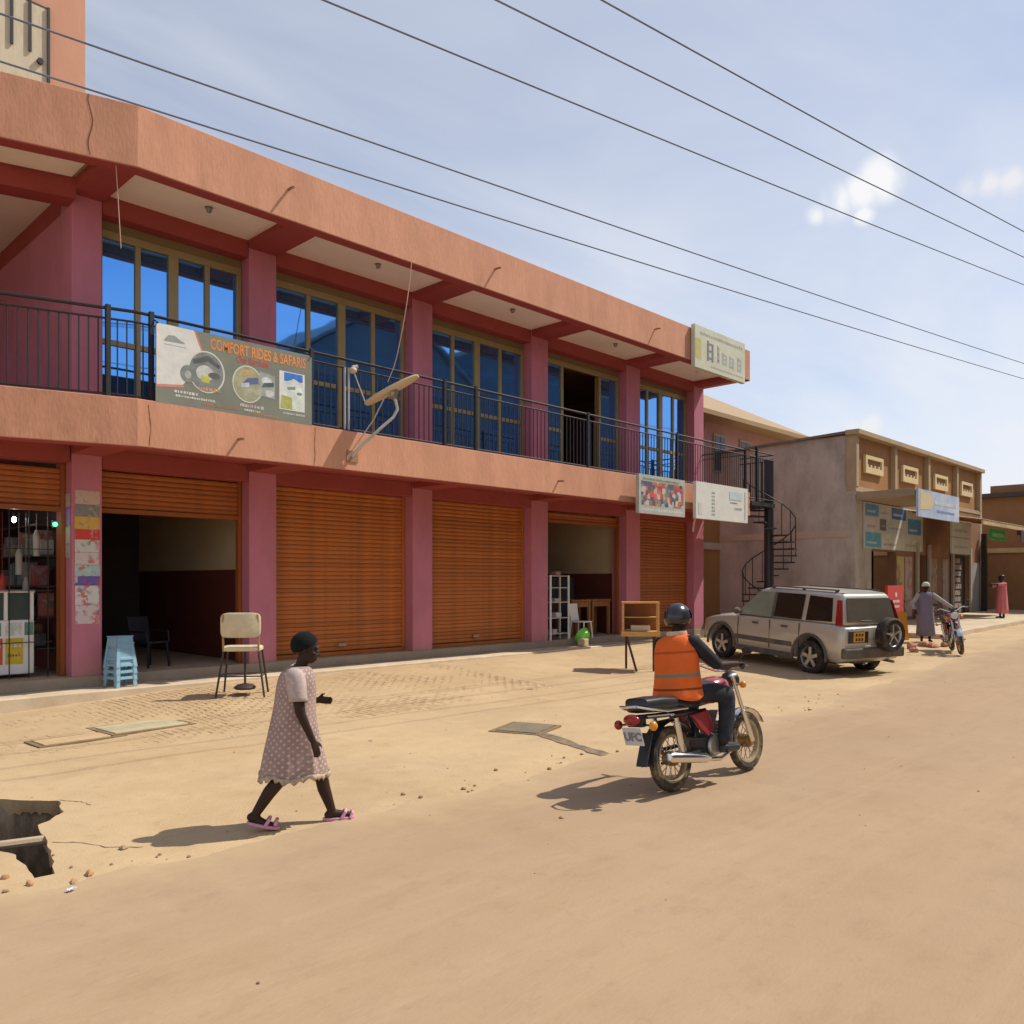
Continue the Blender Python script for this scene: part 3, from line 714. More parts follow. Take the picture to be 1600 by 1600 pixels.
while k < L_-1:
    p = rp[1]+dl*k
    if int(round(k/.125)) % 20 == 3: put('post', pmhe, railing, loc=(p.x-base.x, p.y-base.y, 4.575))
    else: put('baluster', bme, railing, loc=(p.x-base.x, p.y-base.y, RZ0))
    k += .125
# ---- right-hand landing with spiral stair
lz = 4.32
MB().box(23.02,12.35,lz-.12,24.5,13.6,lz).build('landing', M_black, bld)
st = thing('spiral_stair', 'black iron spiral stair with open treads beside the shop building', 'stair', (24.62,12.62,.2))
MB().cyl((24.62,12.62,.15),(24.62,12.62,5.75),.15,n=16).build('centre_post', M_black, st, smooth=True)
MB().cyl((24.62,12.62,.2),(24.62,12.62,.26),.3,n=20).build('base_plate', M_black, st)
NT = 19
hr = []
for k in range(NT):
    a0 = R(-150-k*24.0); z = .42+k*(lz-.42)/NT; c = Vector((24.62,12.62))
    mm = MB(); pts = []
    for rr, da in ((.145,-.14),(.85,-.22),(.85,.22),(.145,.14)): pts.append((c.x+rr*math.cos(a0+da), c.y+rr*math.sin(a0+da)))
    mm.prism(pts, z, z+.045); td = mm.build('tread', M_black, st)
    e = (c.x+.82*math.cos(a0), c.y+.82*math.sin(a0))
    MB().cyl((*e, z),(*e, z+1.0),.014,n=6).build('spindle', M_black, td)
    hr.append((*e, z+1.0))
mm = MB(); mm.tube(hr, .02, 6); mm.build('handrail', M_black, st)
lr = thing('landing_railing', 'black iron railing round the landing at the top of the spiral stair', 'railing', (23.8,12.4,lz))
for z in (5.86, 5.68, 4.42):
    mm = MB(); mm.tube([(22.96,12.40,z),(24.5,12.40,z),(24.5,13.58,z)], .02, 6); mm.build('rail', M_black, lr)
x = 23.05
while x < 24.5: MB().box(x-.011,12.39,4.42,x+.011,12.41,5.68).build('baluster', M_black, lr); x += .125
for y in (12.6,12.8,13.0,13.2,13.4): MB().box(24.489,y-.011,4.42,24.511,y+.011,5.68).build('baluster', M_black, lr)
MB().box(23.38,12.36,4.3,23.44,12.44,6.0).build('post', M_black, lr)
# ------------------------------------------------------------------ signs and fittings on the shop building
def flat(name, col, x0, z0, x1, z1, y, parent, th=.004, poly=None, var=.1, vs=8):
    mm = MB()
    if poly: mm.prismY(poly, y-th, y)
    else: mm.box(x0,y-th,z0,x1,y,z1)
    return mm.build(name, mat('print_%02x%02x%02x' % tuple(int(max(0,min(1,c))*255) for c in col), col, .55, var, vs), parent)
def disc(cx, cz, rx, rz, n=28): return [(cx+rx*math.cos(2*math.pi*i/n), cz+rz*math.sin(2*math.pi*i/n)) for i in range(n)]
def words(x, z, wid, h, n, col, y, parent, name='small_print'):
    """a line of print too small to read: a row of uneven strokes"""
    mm = MB(); xx = x
    while xx < x+wid:
        l = random.uniform(.25,1.1)*h; mm.box(xx,y-.003,z+random.uniform(-.1,.05)*h,min(xx+l, x+wid),y,z+h*random.uniform(.7,1)); xx += l+h*random.uniform(.15,.5)
    return stuff(mm.build(name, mat('print_ink_%d%d%d' % tuple(int(c*99) for c in col), col, .6), parent))
# travel banner on the railing
bn = thing('banner', 'olive and white travel banner with orange lettering tied to the balcony railing', 'banner', (6.47,12.36,4.55))
Y = 12.40
x0, x1, z0, z1 = 5.14, 7.80, 4.56, 5.75
mm = MB(); nx_, nz_ = 24, 8; vs = []
for j in range(nz_+1):
    for i in range(nx_+1):
        x = x0+(x1-x0)*i/nx_; z = z0+(z1-z0)*j/nz_
        vs.append((x, Y+.0008*noise.noise(Vector((x*2.2, z*2.2, 1))), z))
f_ = [(j*(nx_+1)+i, j*(nx_+1)+i+1, (j+1)*(nx_+1)+i+1, (j+1)*(nx_+1)+i) for j in range(nz_) for i in range(nx_)]
k = len(vs); mm.add(vs+[(a, b+.012, c) for a, b, c in vs], f_+[tuple(q+k for q in f[::-1]) for f in f_])
mm.build('cloth', mat('banner_olive', (.20,.215,.17), .6, .12, 2), bn, smooth=True)
yb = Y-.0012
flat('print', (.66,.66,.62), 0,0,0,0, yb, bn, poly=[(5.15,5.74),(5.72,5.74),(5.90,5.30),(5.55,4.88),(5.15,4.83)])
flat('print', (.62,.22,.12), 0,0,0,0, yb-.001, bn, poly=[(5.72,5.74),(5.75,5.74),(5.94,5.28),(5.90,5.30)])
flat('print', (.60,.24,.18), 0,0,0,0, yb-.001, bn, poly=[(5.15,4.83),(5.15,4.79),(5.57,4.84),(5.55,4.88)])
# grey car-shaped emblem
flat('emblem', (.30,.31,.31), 0,0,0,0, yb-.006, bn, poly=[(5.27,5.52),(5.33,5.59),(5.42,5.60),(5.50,5.55),(5.58,5.52),(5.58,5.50),(5.27,5.49)])
flat('emblem', (.42,.42,.41), 5.26,5.44,5.60,5.455, yb-.006, bn)
# round picture 1, picture 2, square picture 3
def picture(poly, base, blobs, y):
    p = flat('picture', base, 0,0,0,0, y, bn, poly=poly, var=.3, vs=6)
    for j, (col, pl) in enumerate(blobs): flat('picture_detail', col, 0,0,0,0, y-.005-.002*j, p, poly=pl, var=.25, vs=9)
flat('print', (.62,.63,.58), 0,0,0,0, yb-.006, bn, poly=disc(5.93,5.14,.295,.325))
picture(disc(5.925,5.14,.275,.305), (.22,.23,.22), [((.52,.54,.50), disc(5.9,5.12,.14,.12)), ((.50,.52,.10), [(5.84,4.98),(5.97,4.97),(5.97,5.08),(5.84,5.09)]), ((.12,.12,.12), disc(6.05,5.10,.10,.05)), ((.10,.11,.11), [(5.70,5.3),(5.95,5.40),(6.15,5.27),(6.13,5.22),(5.95,5.31),(5.72,5.23)])], yb-.011)
picture(disc(5.63,5.06,.12,.135), (.20,.22,.21), [((.40,.44,.40), disc(5.63,5.05,.05,.06))], yb-.018)
flat('print', (.62,.62,.50), 0,0,0,0, yb-.006, bn, poly=disc(6.62,5.07,.27,.30))
picture(disc(6.62,5.07,.25,.28), (.36,.36,.24), [((.10,.14,.28), [(6.48,5.03),(6.80,5.10),(6.80,5.20),(6.62,5.17)]), ((.50,.56,.62), [(6.5,5.0),(6.64,5.03),(6.64,5.10),(6.5,5.07)]), ((.52,.38,.18), [(6.45,5.18),(6.75,5.24),(6.68,5.31),(6.52,5.29)])], yb-.011)
picture([(6.82,4.92),(7.10,4.90),(7.10,5.28),(6.82,5.32)], (.34,.37,.35), [((.60,.63,.60), disc(6.95,5.18,.09,.06)), ((.08,.12,.11), [(6.86,5.06),(7.08,5.10),(7.08,5.17),(6.9,5.14)]), ((.55,.58,.56), disc(7.0,4.98,.08,.06))], yb-.012)
flat('print', (.68,.69,.66), 7.18,4.76,7.66,5.40, yb-.006, bn)
picture([(7.27,4.78),(7.62,4.78),(7.62,5.38),(7.27,5.38)], (.62,.70,.64), [((.05,.20,.60), [(7.27,5.24),(7.62,5.26),(7.62,5.385),(7.27,5.385)]), ((.60,.63,.63), [(7.27,5.21),(7.45,5.30),(7.62,5.23),(7.62,5.17),(7.27,5.15)]), ((.22,.28,.22), [(7.32,5.14),(7.48,5.17),(7.48,5.12),(7.34,5.10)]), ((.20,.22,.21), disc(7.56,5.06,.05,.025)), ((.40,.42,.12), [(7.20,4.78),(7.42,4.78),(7.42,4.98),(7.22,5.0)])], yb-.011)
t1 = text_mb('COMFORT RIDES & SAFARIS', .235, bold=.006); xm = max(p[0] for p in t1.v)
t1.v = [(p[0]*(1.70/xm), p[1], p[2]) for p in t1.v]
shift(t1, (5.98, yb-.010, 5.515)).build('lettering', mat('print_orange', (.72,.25,.06), .6), bn)
t2 = text_mb('Our Services', .15, bold=.004); xm = max(p[0] for p in t2.v); t2.v = [(p[0]*(.56/xm), p[1], p[2]) for p in t2.v]
shift(t2, (6.42, yb-.010, 5.40)).build('lettering', mat('print_red', (.50,.09,.07), .6), bn)
words(5.42,4.75,.36,.045,1,(.6,.6,.55),yb-.006,bn); words(5.44,4.69,.62,.035,1,(.6,.6,.55),yb-.006,bn)
words(5.80,4.85,.34,.06,1,(.55,.33,.16),yb-.025,bn); words(6.48,4.70,.44,.05,1,(.55,.45,.40),yb-.006,bn); words(6.55,4.64,.3,.03,1,(.6,.6,.58),yb-.006,bn)
words(5.85,4.62,.62,.035,1,(.45,.16,.10),yb-.006,bn); words(6.62,4.60,.6,.03,1,(.45,.22,.12),yb-.006,bn); words(7.25,4.69,.42,.035,1,(.5,.5,.46),yb-.006,bn)
for x in (5.16, 7.78):
    MB().cyl((x,12.37,5.73),(x,12.50,5.80),.012,n=6).build('tie', M_black, bn)
def press(root, yref, k=.1):
    """flatten printed layers onto their board"""
    for o in root.children_recursive:
        if o.type == 'MESH' and o.name.split('.')[0] in ('print','picture','picture_detail','lettering','small_print','emblem','faded_glyph','poster','poster_print','panel_print','door_poster'):
            oy = WL.get(root.name, Vector()).y
            for v in o.data.vertices:
                y = v.co.y+oy
                if y < yref: v.co.y = yref-(yref-y)*k-oy
press(bn, yb)
# roof corner signboard
sg = thing('signboard', 'faded cream signboard at the right end of the roof parapet', 'sign', (21.2,12.28,7.76))
MB().box(19.68,12.25,7.74,22.42,12.375,8.92).build('board', mat('faded_cream_board', (.58,.58,.45), .6, .14, 1.2, dirt=(.64,.64,.55), ds=.9, damt=.7), sg, bevel=.01)
flat('print', (.50,.48,.16), 19.70,8.0,20.0,8.55, 12.248, sg)
words(19.95,8.68,2.3,.09,1,(.33,.36,.28),12.247,sg)
for i, (x, wd, h, zz) in enumerate(((20.3,.34,.56,8.02),(20.85,.10,.5,8.05),(21.1,.28,.34,8.05),(21.5,.26,.34,8.03),(21.95,.24,.42,8.0))):
    mm = MB(); col = (.20,.21,.21) if i < 2 else (.38,.41,.36)
    mm.box(x,12.243,zz,x+wd*.3,12.247,zz+h); mm.box(x+wd*.7,12.243,zz,x+wd,12.247,zz+h*.9)
    for q in (.15,.5,.85): mm.box(x+wd*.3,12.243,zz+h*q-.03,x+wd*.7,12.247,zz+h*q+.03)
    mm.build('faded_glyph', mat('glyph%d' % (i < 2), col, .7), sg)
words(20.5,7.86,1.8,.05,1,(.40,.40,.32),12.247,sg)
press(sg, 12.2485)
# two boards on the balcony band
sg = thing('signboard', 'small poster board with red pictures on the balcony band', 'sign', (17.9,12.2,3.6))
MB().box(16.89,12.10,3.59,18.95,12.20,4.56).build('board', mat('grey_green_print', (.42,.44,.38), .55, .15, 2), sg)
random.seed(21)
cols = [(.62,.09,.05),(.66,.16,.10),(.60,.20,.14),(.55,.45,.40),(.10,.12,.28),(.62,.12,.07),(.16,.13,.12),(.60,.56,.52),(.20,.30,.14)]
pb = MB().box(16.98,12.092,3.80,18.88,12.097,4.40).build('picture', collage('red_portraits', (.40,.42,.38), [(.50,.06,.04),(.55,.14,.10),(.48,.38,.33),(.08,.09,.20),(.52,.08,.05),(.12,.1,.1),(.5,.47,.43),(.16,.24,.12),(.55,.10,.06),(.05,.05,.05)], 8, 1.0, lo=.25, hi=.42), sg)
words(17.0,3.66,1.85,.08,1,(.60,.60,.58),12.09,sg); words(17.05,4.43,1.6,.06,1,(.20,.24,.18),12.09,sg)
press(sg, 12.0985)
sg = thing('signboard', 'white printed board with faint marks on the balcony band', 'sign', (20.9,12.2,3.6))
MB().box(19.5,12.10,3.60,22.3,12.20,4.60).build('board', mat('chalky_white_board', (.66,.66,.60), .6, .07, 2), sg)
flat('print', (.50,.58,.60), 21.25,4.22,21.95,4.45, 12.097, sg); flat('print', (.42,.50,.54), 22.12,3.7,22.18,4.5, 12.097, sg)
for x in (20.3,): 
    for k in range(7): words(x,3.72+k*.1,.16,.06,1,(.38,.42,.40),12.097,sg)
words(21.3,4.12,.4,.04,1,(.3,.33,.33),12.097,sg); words(21.55,3.95,.4,.06,1,(.35,.38,.38),12.097,sg); words(19.6,3.72,.2,.35,1,(.55,.57,.52),12.097,sg)
mm = MB(); mm.tube([(19.6,12.2,3.62),(19.7,12.3,3.45),(19.66,12.3,3.25)], .03, 6); mm.build('torn_strip', mat('pink_cloth', (.6,.3,.32), .9), sg)
# projecting street lamp on the balcony band
lp = thing('street_lamp', 'cream street lamp head on a curved arm bolted to the balcony band', 'lamp', (8.8,12.4,4.0))
ax = Vector((.5,-.75,.43)).normalized(); sd_ = Vector((0,0,1)).cross(ax).normalized(); up = ax.cross(sd_); C = Vector((9.15,11.94,5.31))
M_ = Matrix((ax, sd_, up)).transposed()
mm = MB(); rings = []
for u, wd, ht in ((-.54,.06,.03),(-.5,.12,.05),(-.3,.16,.065),(0,.17,.075),(.3,.15,.07),(.48,.11,.055),(.55,.06,.03)):
    rings.append([C+ax*u+sd_*wd*math.cos(a)+up*ht*math.sin(a)*(1 if math.sin(a) > 0 else .55) for a in [2*math.pi*k/16 for k in range(16)]])
mm.loft(rings); mm.build('lamp_head', mat('cream_lamp_shell', (.55,.47,.32), .5, .15, 5, dirt=(.36,.27,.15), ds=5, damt=.5), lp, smooth=True)
mm = MB(); mm.tube([C-up*.05, C-up*.10+ax*.04], .10, 12); mm.build('control_gear', M_steel, lp)
mm = MB(); pts = [Vector((8.62,12.40,4.12)),Vector((8.70,12.22,4.3)),Vector((8.98,12.05,4.62)),Vector((9.22,11.98,4.85)),Vector((9.29,11.95,5.0)),Vector((9.24,11.94,5.14)),Vector((9.15,11.95,5.24))]
mm.tube(pts, .028, 8); mm.build('curved_arm', mat('galvanised_tube', (.50,.48,.42), .5, .1, 6, metal=.3), lp, smooth=True)
mm = MB(); mm.tube([Vector((8.60,12.40,4.2)),Vector((8.86,12.1,4.75)),Vector((9.05,11.97,5.22))], .012, 6); mm.build('stay_rod', mat('galvanised_tube', ()), lp)
MB().box(8.5,12.38,4.02,8.74,12.398,4.22).build('wall_plate', mat('rusty_plate', (.33,.20,.12), .8), lp)
# little bracket lamp on the rail
lb = thing('bracket_lamp', 'small cream bracket lamp with a rod tied to the balcony rail', 'lamp', (8.64,12.45,5.7))
mm = MB(); mm.ell((8.64,12.40,5.66), (.075,.075,.06)); mm.cyl((8.64,12.40,5.70),(8.72,12.36,5.74),.05,.03,10); mm.build('lamp_body', mat('cream_lamp_shell', ()), lb, smooth=True)
MB().cyl((8.66,12.40,5.64),(8.86,12.30,5.06),.012,n=6).build('rod', mat('galvanised_tube', ()), lb)
mm = MB(); mm.cyl((8.52,12.47,4.6),(8.52,12.47,5.7),.02,n=6); mm.cyl((8.60,12.47,4.6),(8.60,12.47,5.7),.02,n=6); mm.build('stand', mat('galvanised_tube', ()), lb)
def cable(name, pts, r, m, lb_, sub=12):
    P = [Vector(p) for p in pts]; out = []
    for i in range(len(P)-1):
        p0 = P[max(i-1,0)]; p1 = P[i]; p2 = P[i+1]; p3 = P[min(i+2,len(P)-1)]
        for k in range(sub):
            t = k/sub; out.append(.5*((2*p1)+(p2-p0)*t+(2*p0-5*p1+4*p2-p3)*t*t+(3*p1-p0-3*p2+p3)*t**3))
    out.append(P[-1]); mm = MB(); mm.tube(out, r, 6)
    return tag(mm.build(name, m, smooth=True), lb_, 'cable')
M_tw = mat('pale_pink_twine', (.55,.35,.30), .8)
cable('loose_cable', [(4.63,12.56,8.0),(4.66,12.56,7.5),(4.70,12.55,6.75)], .006, M_tw, 'thin pale cord hanging from the roof edge near the left corner')
cable('loose_cable', [(9.95,12.36,7.99),(9.86,12.34,7.4),(9.72,12.33,6.7),(9.58,12.38,6.0),(9.45,12.45,5.6)], .008, M_tw, 'thin pink cord slanting from the roof edge to the street lamp')
# overhead lines: nearly level lines parallel to the street, a little uphill
def on_plane(px, py, Y0, s=-.067):
    q = (px-800)/1300; u = (908-py)/1300
    dx, dy = .7157+.6984*q, .6984-.7157*q
    t = Y0/(dy-s*dx); return Vector((dx*t, dy*t, 1.9+u*t))
M_wire = mat('weathered_cable', (.17,.19,.25), .8)
for (p1, p2, Y0, lb_, r) in (((400,160),(1600,568),8.9,'upper of the two lower power lines crossing the building roof',.0105),
                          ((400,222),(1600,592),8.9,'lowest power line running just over the roof parapet',.010),
                          ((505,0),(1600,445),7.8,'third power line from the bottom, over open sky',.011),
                          ((775,0),(1600,402),7.0,'fourth power line, crossing the small cloud',.011),
                          ((940,0),(1600,362),6.4,'topmost power line at the upper right',.011)):
    a = on_plane(*p1, Y0); b = on_plane(*p2, Y0); d = b-a; n = 40; pts = []
    for i in range(n+1):
        t = -.6+2.6*i/n; p = a+d*t; p.z += .05*(t*(t-1))*d.length*.12; pts.append(p)
    mm = MB(); mm.tube(pts, r, 6); tag(mm.build('power_line', M_wire), lb_, 'power line', 'overhead power lines')
# ------------------------------------------------------------------ goods and furniture
ps = thing('poster_strip', 'column of colourful product posters on the pillar beside the blue stools', 'posters', (4.72,13.98,1.2))
zt = 3.33; specs = [(.30,(.55,.40,.32)),(.26,(.22,.22,.19)),(.27,(.60,.38,.05)),(.22,(.60,.05,.04)),(.27,(.55,.58,.52)),(.27,(.58,.52,.48)),(.24,(.34,.54,.50)),(.20,(.12,.10,.36)),(.42,(.58,.60,.58)),(.40,(.58,.50,.50))]
random.seed(5)
for h, c in specs:
    h *= .74
    p = flat('poster', c, 4.545+random.uniform(-.008,.008),zt-h+.006,4.91+random.uniform(-.01,.008),zt,13.996-random.random()*.003,ps,th=.004,var=.25,vs=7)
    idx = [q[1] for q in specs].index(c); pal = [(.6,.6,.57),(.55,.04,.03),c,(.08,.1,.16),(.56,.58,.54),(.55,.06,.05),c,c]
    p.data.materials[0] = collage('poster_sheet_%d' % idx, c, pal if idx > 3 else [c,(.5,.48,.4),c,(.15,.1,.08)], 17 if idx > 3 else 24, .8 if idx > 3 else .45)
    zt -= h
zt = 3.28
ps2 = thing('poster_strip', 'purple and white stickers on the shaded side of the poster pillar', 'posters', (4.49,14.2,2.6))
for h, c in ((.22,(.45,.36,.34)),(.30,(.30,.17,.50)),(.28,(.50,.42,.44)),(.22,(.42,.36,.30))):
    MB().box(4.492,14.06,zt-h+.01,4.496,14.34,zt).build('sticker', mat('print_s%d' % int(c[0]*100), c, .6, .3, 9), ps2); zt -= h
press(ps, 13.9975, .25)
# stack of blue plastic stools
M_blue = mat('sky_blue_plastic', (.22,.42,.56), .4, .06, 5, spec=.5, dirt=(.35,.36,.33), ds=5, damt=.4)
def stool_mb():
    """one square plastic stool with splayed legs, slatted sides"""
    m = MB(); h = .50; t_, b_ = .13, .185
    m.box(-t_-.012,-t_-.012,h-.02,t_+.012,t_+.012,h)
    for s in range(4):
        M4 = Matrix.Rotation(s*math.pi/2, 3, 'Z')
        def P(u, z): # point on side face
            k = t_+(b_-t_)*(h-z)/h; return M4 @ Vector((u*k, -k, z))
        def panel(u0, u1, z0, z1):
            q = [P(u0,z0),P(u1,z0),P(u1,z1),P(u0,z1)]; nn = (M4 @ Vector((0,1,0)))*.012
            m.add(q+[v+nn for v in q], [(0,1,2,3),(7,6,5,4),(0,4,5,1),(1,5,6,2),(2,6,7,3),(3,7,4,0)])
        panel(-1,-.62,.0,h-.02); panel(.62,1,.0,h-.02); panel(-.615,.615,h-.16,h-.021); panel(-.615,.615,.12,.165)
    return m
sme = stool_mb().mesh('plastic_stool'); sme.materials.append(M_blue)
whs = ['bottom one','second from the bottom','second from the top','top one']
for k in range(4):
    o = put('plastic_stool', sme, bevel=.004); o.location = (5.12,13.70,.232+k*.10); o.rotation_euler = (random.gauss(0,.01), random.gauss(0,.01), R(12)+random.gauss(0,.03))
    tag(o, 'pale blue plastic stool, %s of the stack by the poster pillar' % whs[k], 'stool', 'stacked blue stools')
# dark plastic chair inside the open shop
M_navy = mat('dark_blue_plastic', (.012,.014,.022), .5)
ch = thing('plastic_chair', 'dark blue plastic chair just inside the open shop doorway', 'chair', (6.0,14.75,ZF), R(-70))
def legs4(t, mtl, h, a, b, r=.02, spl=.03):
    for sx in (-1,1):
        for sy in (-1,1): MB().cyl((sx*(a+spl),sy*(b+spl),0),(sx*a,sy*b,h),r,n=8).build('leg', mtl, t, smooth=True)
legs4(ch, M_navy, .42, .2, .2); MB().box(-.24,-.23,.42,.24,.23,.45).build('seat', M_navy, ch, bevel=.01)
m = MB(); m.obox((-.25,0,.66),(.03,.44,.44),Matrix.Rotation(R(-10),3,'Y')); m.build('backrest', M_navy, ch, bevel=.012)
for s in (-1,1):
    m = MB(); m.tube([(-.22,s*.23,.62),(.2,s*.24,.62),(.22,s*.23,.44)], .018, 6); m.build('armrest', M_navy, ch)
# tall metal-legged chair with a cream back
ts = thing('tall_chair', 'tall chair with cream backrest and thin dark splayed legs on the pavers', 'chair', (6.35,12.05,gz(6.35,12.05)), R(-38))
M_leg = mat('dark_steel_tube', (.05,.04,.035), .5)
M_crm = mat('cream_painted_box', (.62,.54,.36), .6, .1, 5, dirt=(.45,.34,.2), ds=6, damt=.4)
for sx in (-1,1):
    MB().cyl((sx*.36,-.25,0),(sx*.26,-.17,.70),.016,n=8).build('leg', M_leg, ts, smooth=True)
    MB().cyl((sx*.34,.27,0),(sx*.26,.17,.70),.016,n=8).build('leg', M_leg, ts, smooth=True)
    MB().tube([(sx*.26,-.17,.70),(sx*.265,-.20,1.0),(sx*.255,-.23,1.27)], .017, 8).build('back_post', mat('brown_side_board', (.34,.23,.10), .7), ts, smooth=True)
for a_, b_ in (((-.31,-.22),(.31,-.22)),((-.31,.23),(.31,.23)),((-.31,-.22),(-.31,.23)),((.31,-.22),(.31,.23))):
    MB().cyl((*a_,.32),(*b_,.32),.011,n=6).build('brace', M_leg, ts)
m = MB(); n_ = 12
rings = []
for y_, ex_ in ((-.245,.0),(-.235,.012),(-.19,.012),(-.175,.0)):
    rings.append([((.285+ex_)*math.copysign(abs(math.cos(q))**.35, math.cos(q)), y_+.02*math.cos(q)**2, 1.105+(.18+ex_)*math.copysign(abs(math.sin(q))**.35, math.sin(q))) for q in [2*math.pi*k/32 for k in range(32)]])
m.loft(rings); m.build('backrest', M_crm, ts, smooth=True)
m = MB(); rings = []
for z_, ex_ in ((.70,-.01),(.715,.012),(.755,.012),(.775,-.01)):
    rings.append([((.28+ex_)*math.copysign(abs(math.cos(q))**.4, math.cos(q)), (.20+ex_)*math.copysign(abs(math.sin(q))**.4, math.sin(q)), z_) for q in [2*math.pi*k/32 for k in range(32)]])
m.loft(rings); m.build('seat', M_crm, ts, smooth=True)
MB().cyl((.03,0,.16),(.03,0,.70),.018,n=8).build('centre_rod', M_leg, ts)
m = MB(); m.lathe([(0,.10),(.15,.10),(.17,.13),(.12,.17),(.03,.19),(0,.19)], (.03,0,0), n=20); m.build('foot_disc', M_leg, ts, smooth=True)
# ---- left shop: freezer, bars, goods, lamp
fz = thing('display_freezer', 'white shop freezer with red and yellow labels behind the left shop bars', 'freezer', (3.55,14.75,ZF))
MB().box(2.9,14.45,ZF+.06,4.10,15.1,1.30).build('cabinet', M_white, fz, bevel=.02)
MB().box(2.92,14.47,1.302,4.08,15.08,1.72).build('glass_top', mat('dark_case_glass', (.05,.075,.07), .12, spec=.8), fz, bevel=.01)
for x in (2.92,3.30,3.68,4.04): MB().box(x,14.43,1.30,x+.045,14.468,1.74).build('case_post', M_white, fz)
MB().box(2.9,14.42,1.722,4.1,15.1,1.76).build('case_lid', M_white, fz)
for x, c in ((3.42,(.62,.10,.03)),(3.70,(.60,.45,.04)),(3.1,(.1,.2,.45))):
    p = MB().box(x,14.443,.62,min(x+.24,4.09),14.448,1.02).build('label_panel', mat('freezer_%d' % int(c[2]*100), c, .5, .15, 6), fz)
    words(x+.03,.88,.18,.06,1,(.7,.7,.65),14.442,p); words(x+.03,.74,.17,.04,1,(.15,.1,.08),14.442,p)
for x in (3.42,3.70,3.96):
    MB().box(x,14.443,1.06,min(x+.22,4.085),14.448,1.26).build('label_panel', mat('freezer_t%d' % int(x*10), (.12,.25,.20) if x != 3.70 else (.55,.6,.58), .5, .3, 14), fz)
gr = thing('security_grille', 'black iron security grille across the left shop front', 'grille', (3.0,14.3,ZF))
for i in range(12):
    x = 1.3+i*.27; 
    if x < 4.3: MB().box(x-.007,14.36,ZF,x+.007,14.376,3.0).build('bar', M_black, gr)
for z in (.95,1.75,2.4): MB().box(1.25,14.386,z-.007,4.34,14.40,z+.007).build('crossbar', M_black, gr)
sh = thing('goods_shelf', 'dark shelves of hanging goods at the back of the left shop', 'shelf', (2.4,17,ZF))
for z in (.9,1.45,2.0,2.55,3.1): MB().box(.2,17.0,z,4.3,17.4,z+.03).build('shelf_board', M_dark, sh)
MB().box(.2,17.4,ZF,4.3,17.44,3.6).build('shelf_back', M_dark, sh)
random.seed(9)
gcol = [(.25,.22,.20),(.30,.06,.05),(.20,.19,.17),(.08,.1,.12),(.35,.33,.30),(.12,.16,.10),(.28,.24,.12)]
for k in range(46):
    z = random.choice((.93,1.48,2.03,2.58)); x = .4+random.random()*3.8; wd = random.uniform(.08,.22); h = random.uniform(.18,.45); y = 16.98-random.random()*.02
    o = MB().box(x,16.98,z,x+wd,17.25,z+h).build('packet', collage('goods_sheet_%d' % (k % 7), gcol[k % 7], [tuple(q*.6 for q in gcol[(k+j) % 7]) for j in (1,2,3,4)], 14, .7), sh, bevel=.01)
for z in (.8,1.3,1.8,2.3,2.8):
    MB().box(4.22,14.75,z,4.60,17.0,z+.025).build('shelf_board', M_dark, sh)
for k in range(60):
    z = random.choice((.826,1.326,1.826,2.326)); y = 14.8+random.random()*2.0; h = random.uniform(.14,.4); w_ = random.uniform(.06,.16)
    MB().box(4.25+random.random()*.05,y,z,4.5,y+w_,z+h).build('packet', collage('goods_sheet_%d' % (k % 7), gcol[k % 7], [tuple(q*.6 for q in gcol[(k+j) % 7]) for j in (1,2,3,4)], 14, .7), sh, bevel=.01)
for x, z, c in ((3.95,2.0,(.35,.34,.30)),(3.72,1.6,(.45,.04,.03)),(4.05,1.55,(.3,.28,.25)),(3.6,1.9,(.25,.24,.22)),(4.2,2.3,(.4,.38,.34))):
    m = MB(); m.cyl((x,14.7,z),(x,14.7,z+.32),.05,.05,10); m.cyl((x,14.7,z+.32),(x,14.7,z+.42),.05,.015,10); m.cyl((x,14.7,z+.42),(x,14.7,2.98),.004,n=4)
    tag(m.build('hanging_bottle', mat('bottle%d' % int(c[0]*100+c[1]*10), c, .4), smooth=True), {3.95:'pale bottle hung highest but one behind the left shop grille',3.72:'red bottle hung behind the left shop grille',4.05:'grey low bottle hung at the right of the grille',3.6:'grey bottle hung left of the red one',4.2:'palest bottle hung highest beside the poster pillar'}[x], 'bottle', 'bottles hung in the left shop')
lb = thing('shop_lamp', 'lit white bulb hanging inside the left shop', 'lamp', (3.95,14.95,2.8))
MB().ell((3.95,14.95,2.88),(.03,.03,.045)).build('bulb', mat('lit_bulb', (.9,.9,1), .4, emit=(.85,.9,1,60)), lb, smooth=True)
m = MB(); m.cyl((3.95,14.95,2.93),(3.95,14.95,3.0),.03); m.cyl((3.95,14.95,3.0),(3.95,14.95,3.9),.006,n=6); m.build('flex', M_black, lb)
lb = thing('indicator_lamp', 'small glowing green light by the poster pillar', 'lamp', (4.36,14.28,2.78))
MB().ell((4.33,14.22,2.79),(.035,.03,.035)).build('bulb', mat('lit_green', (.1,.7,.2), .4, emit=(.05,.9,.18,7)), lb, smooth=True)
MB().box(4.30,14.25,2.74,4.36,14.30,2.85).build('holder', M_black, lb)
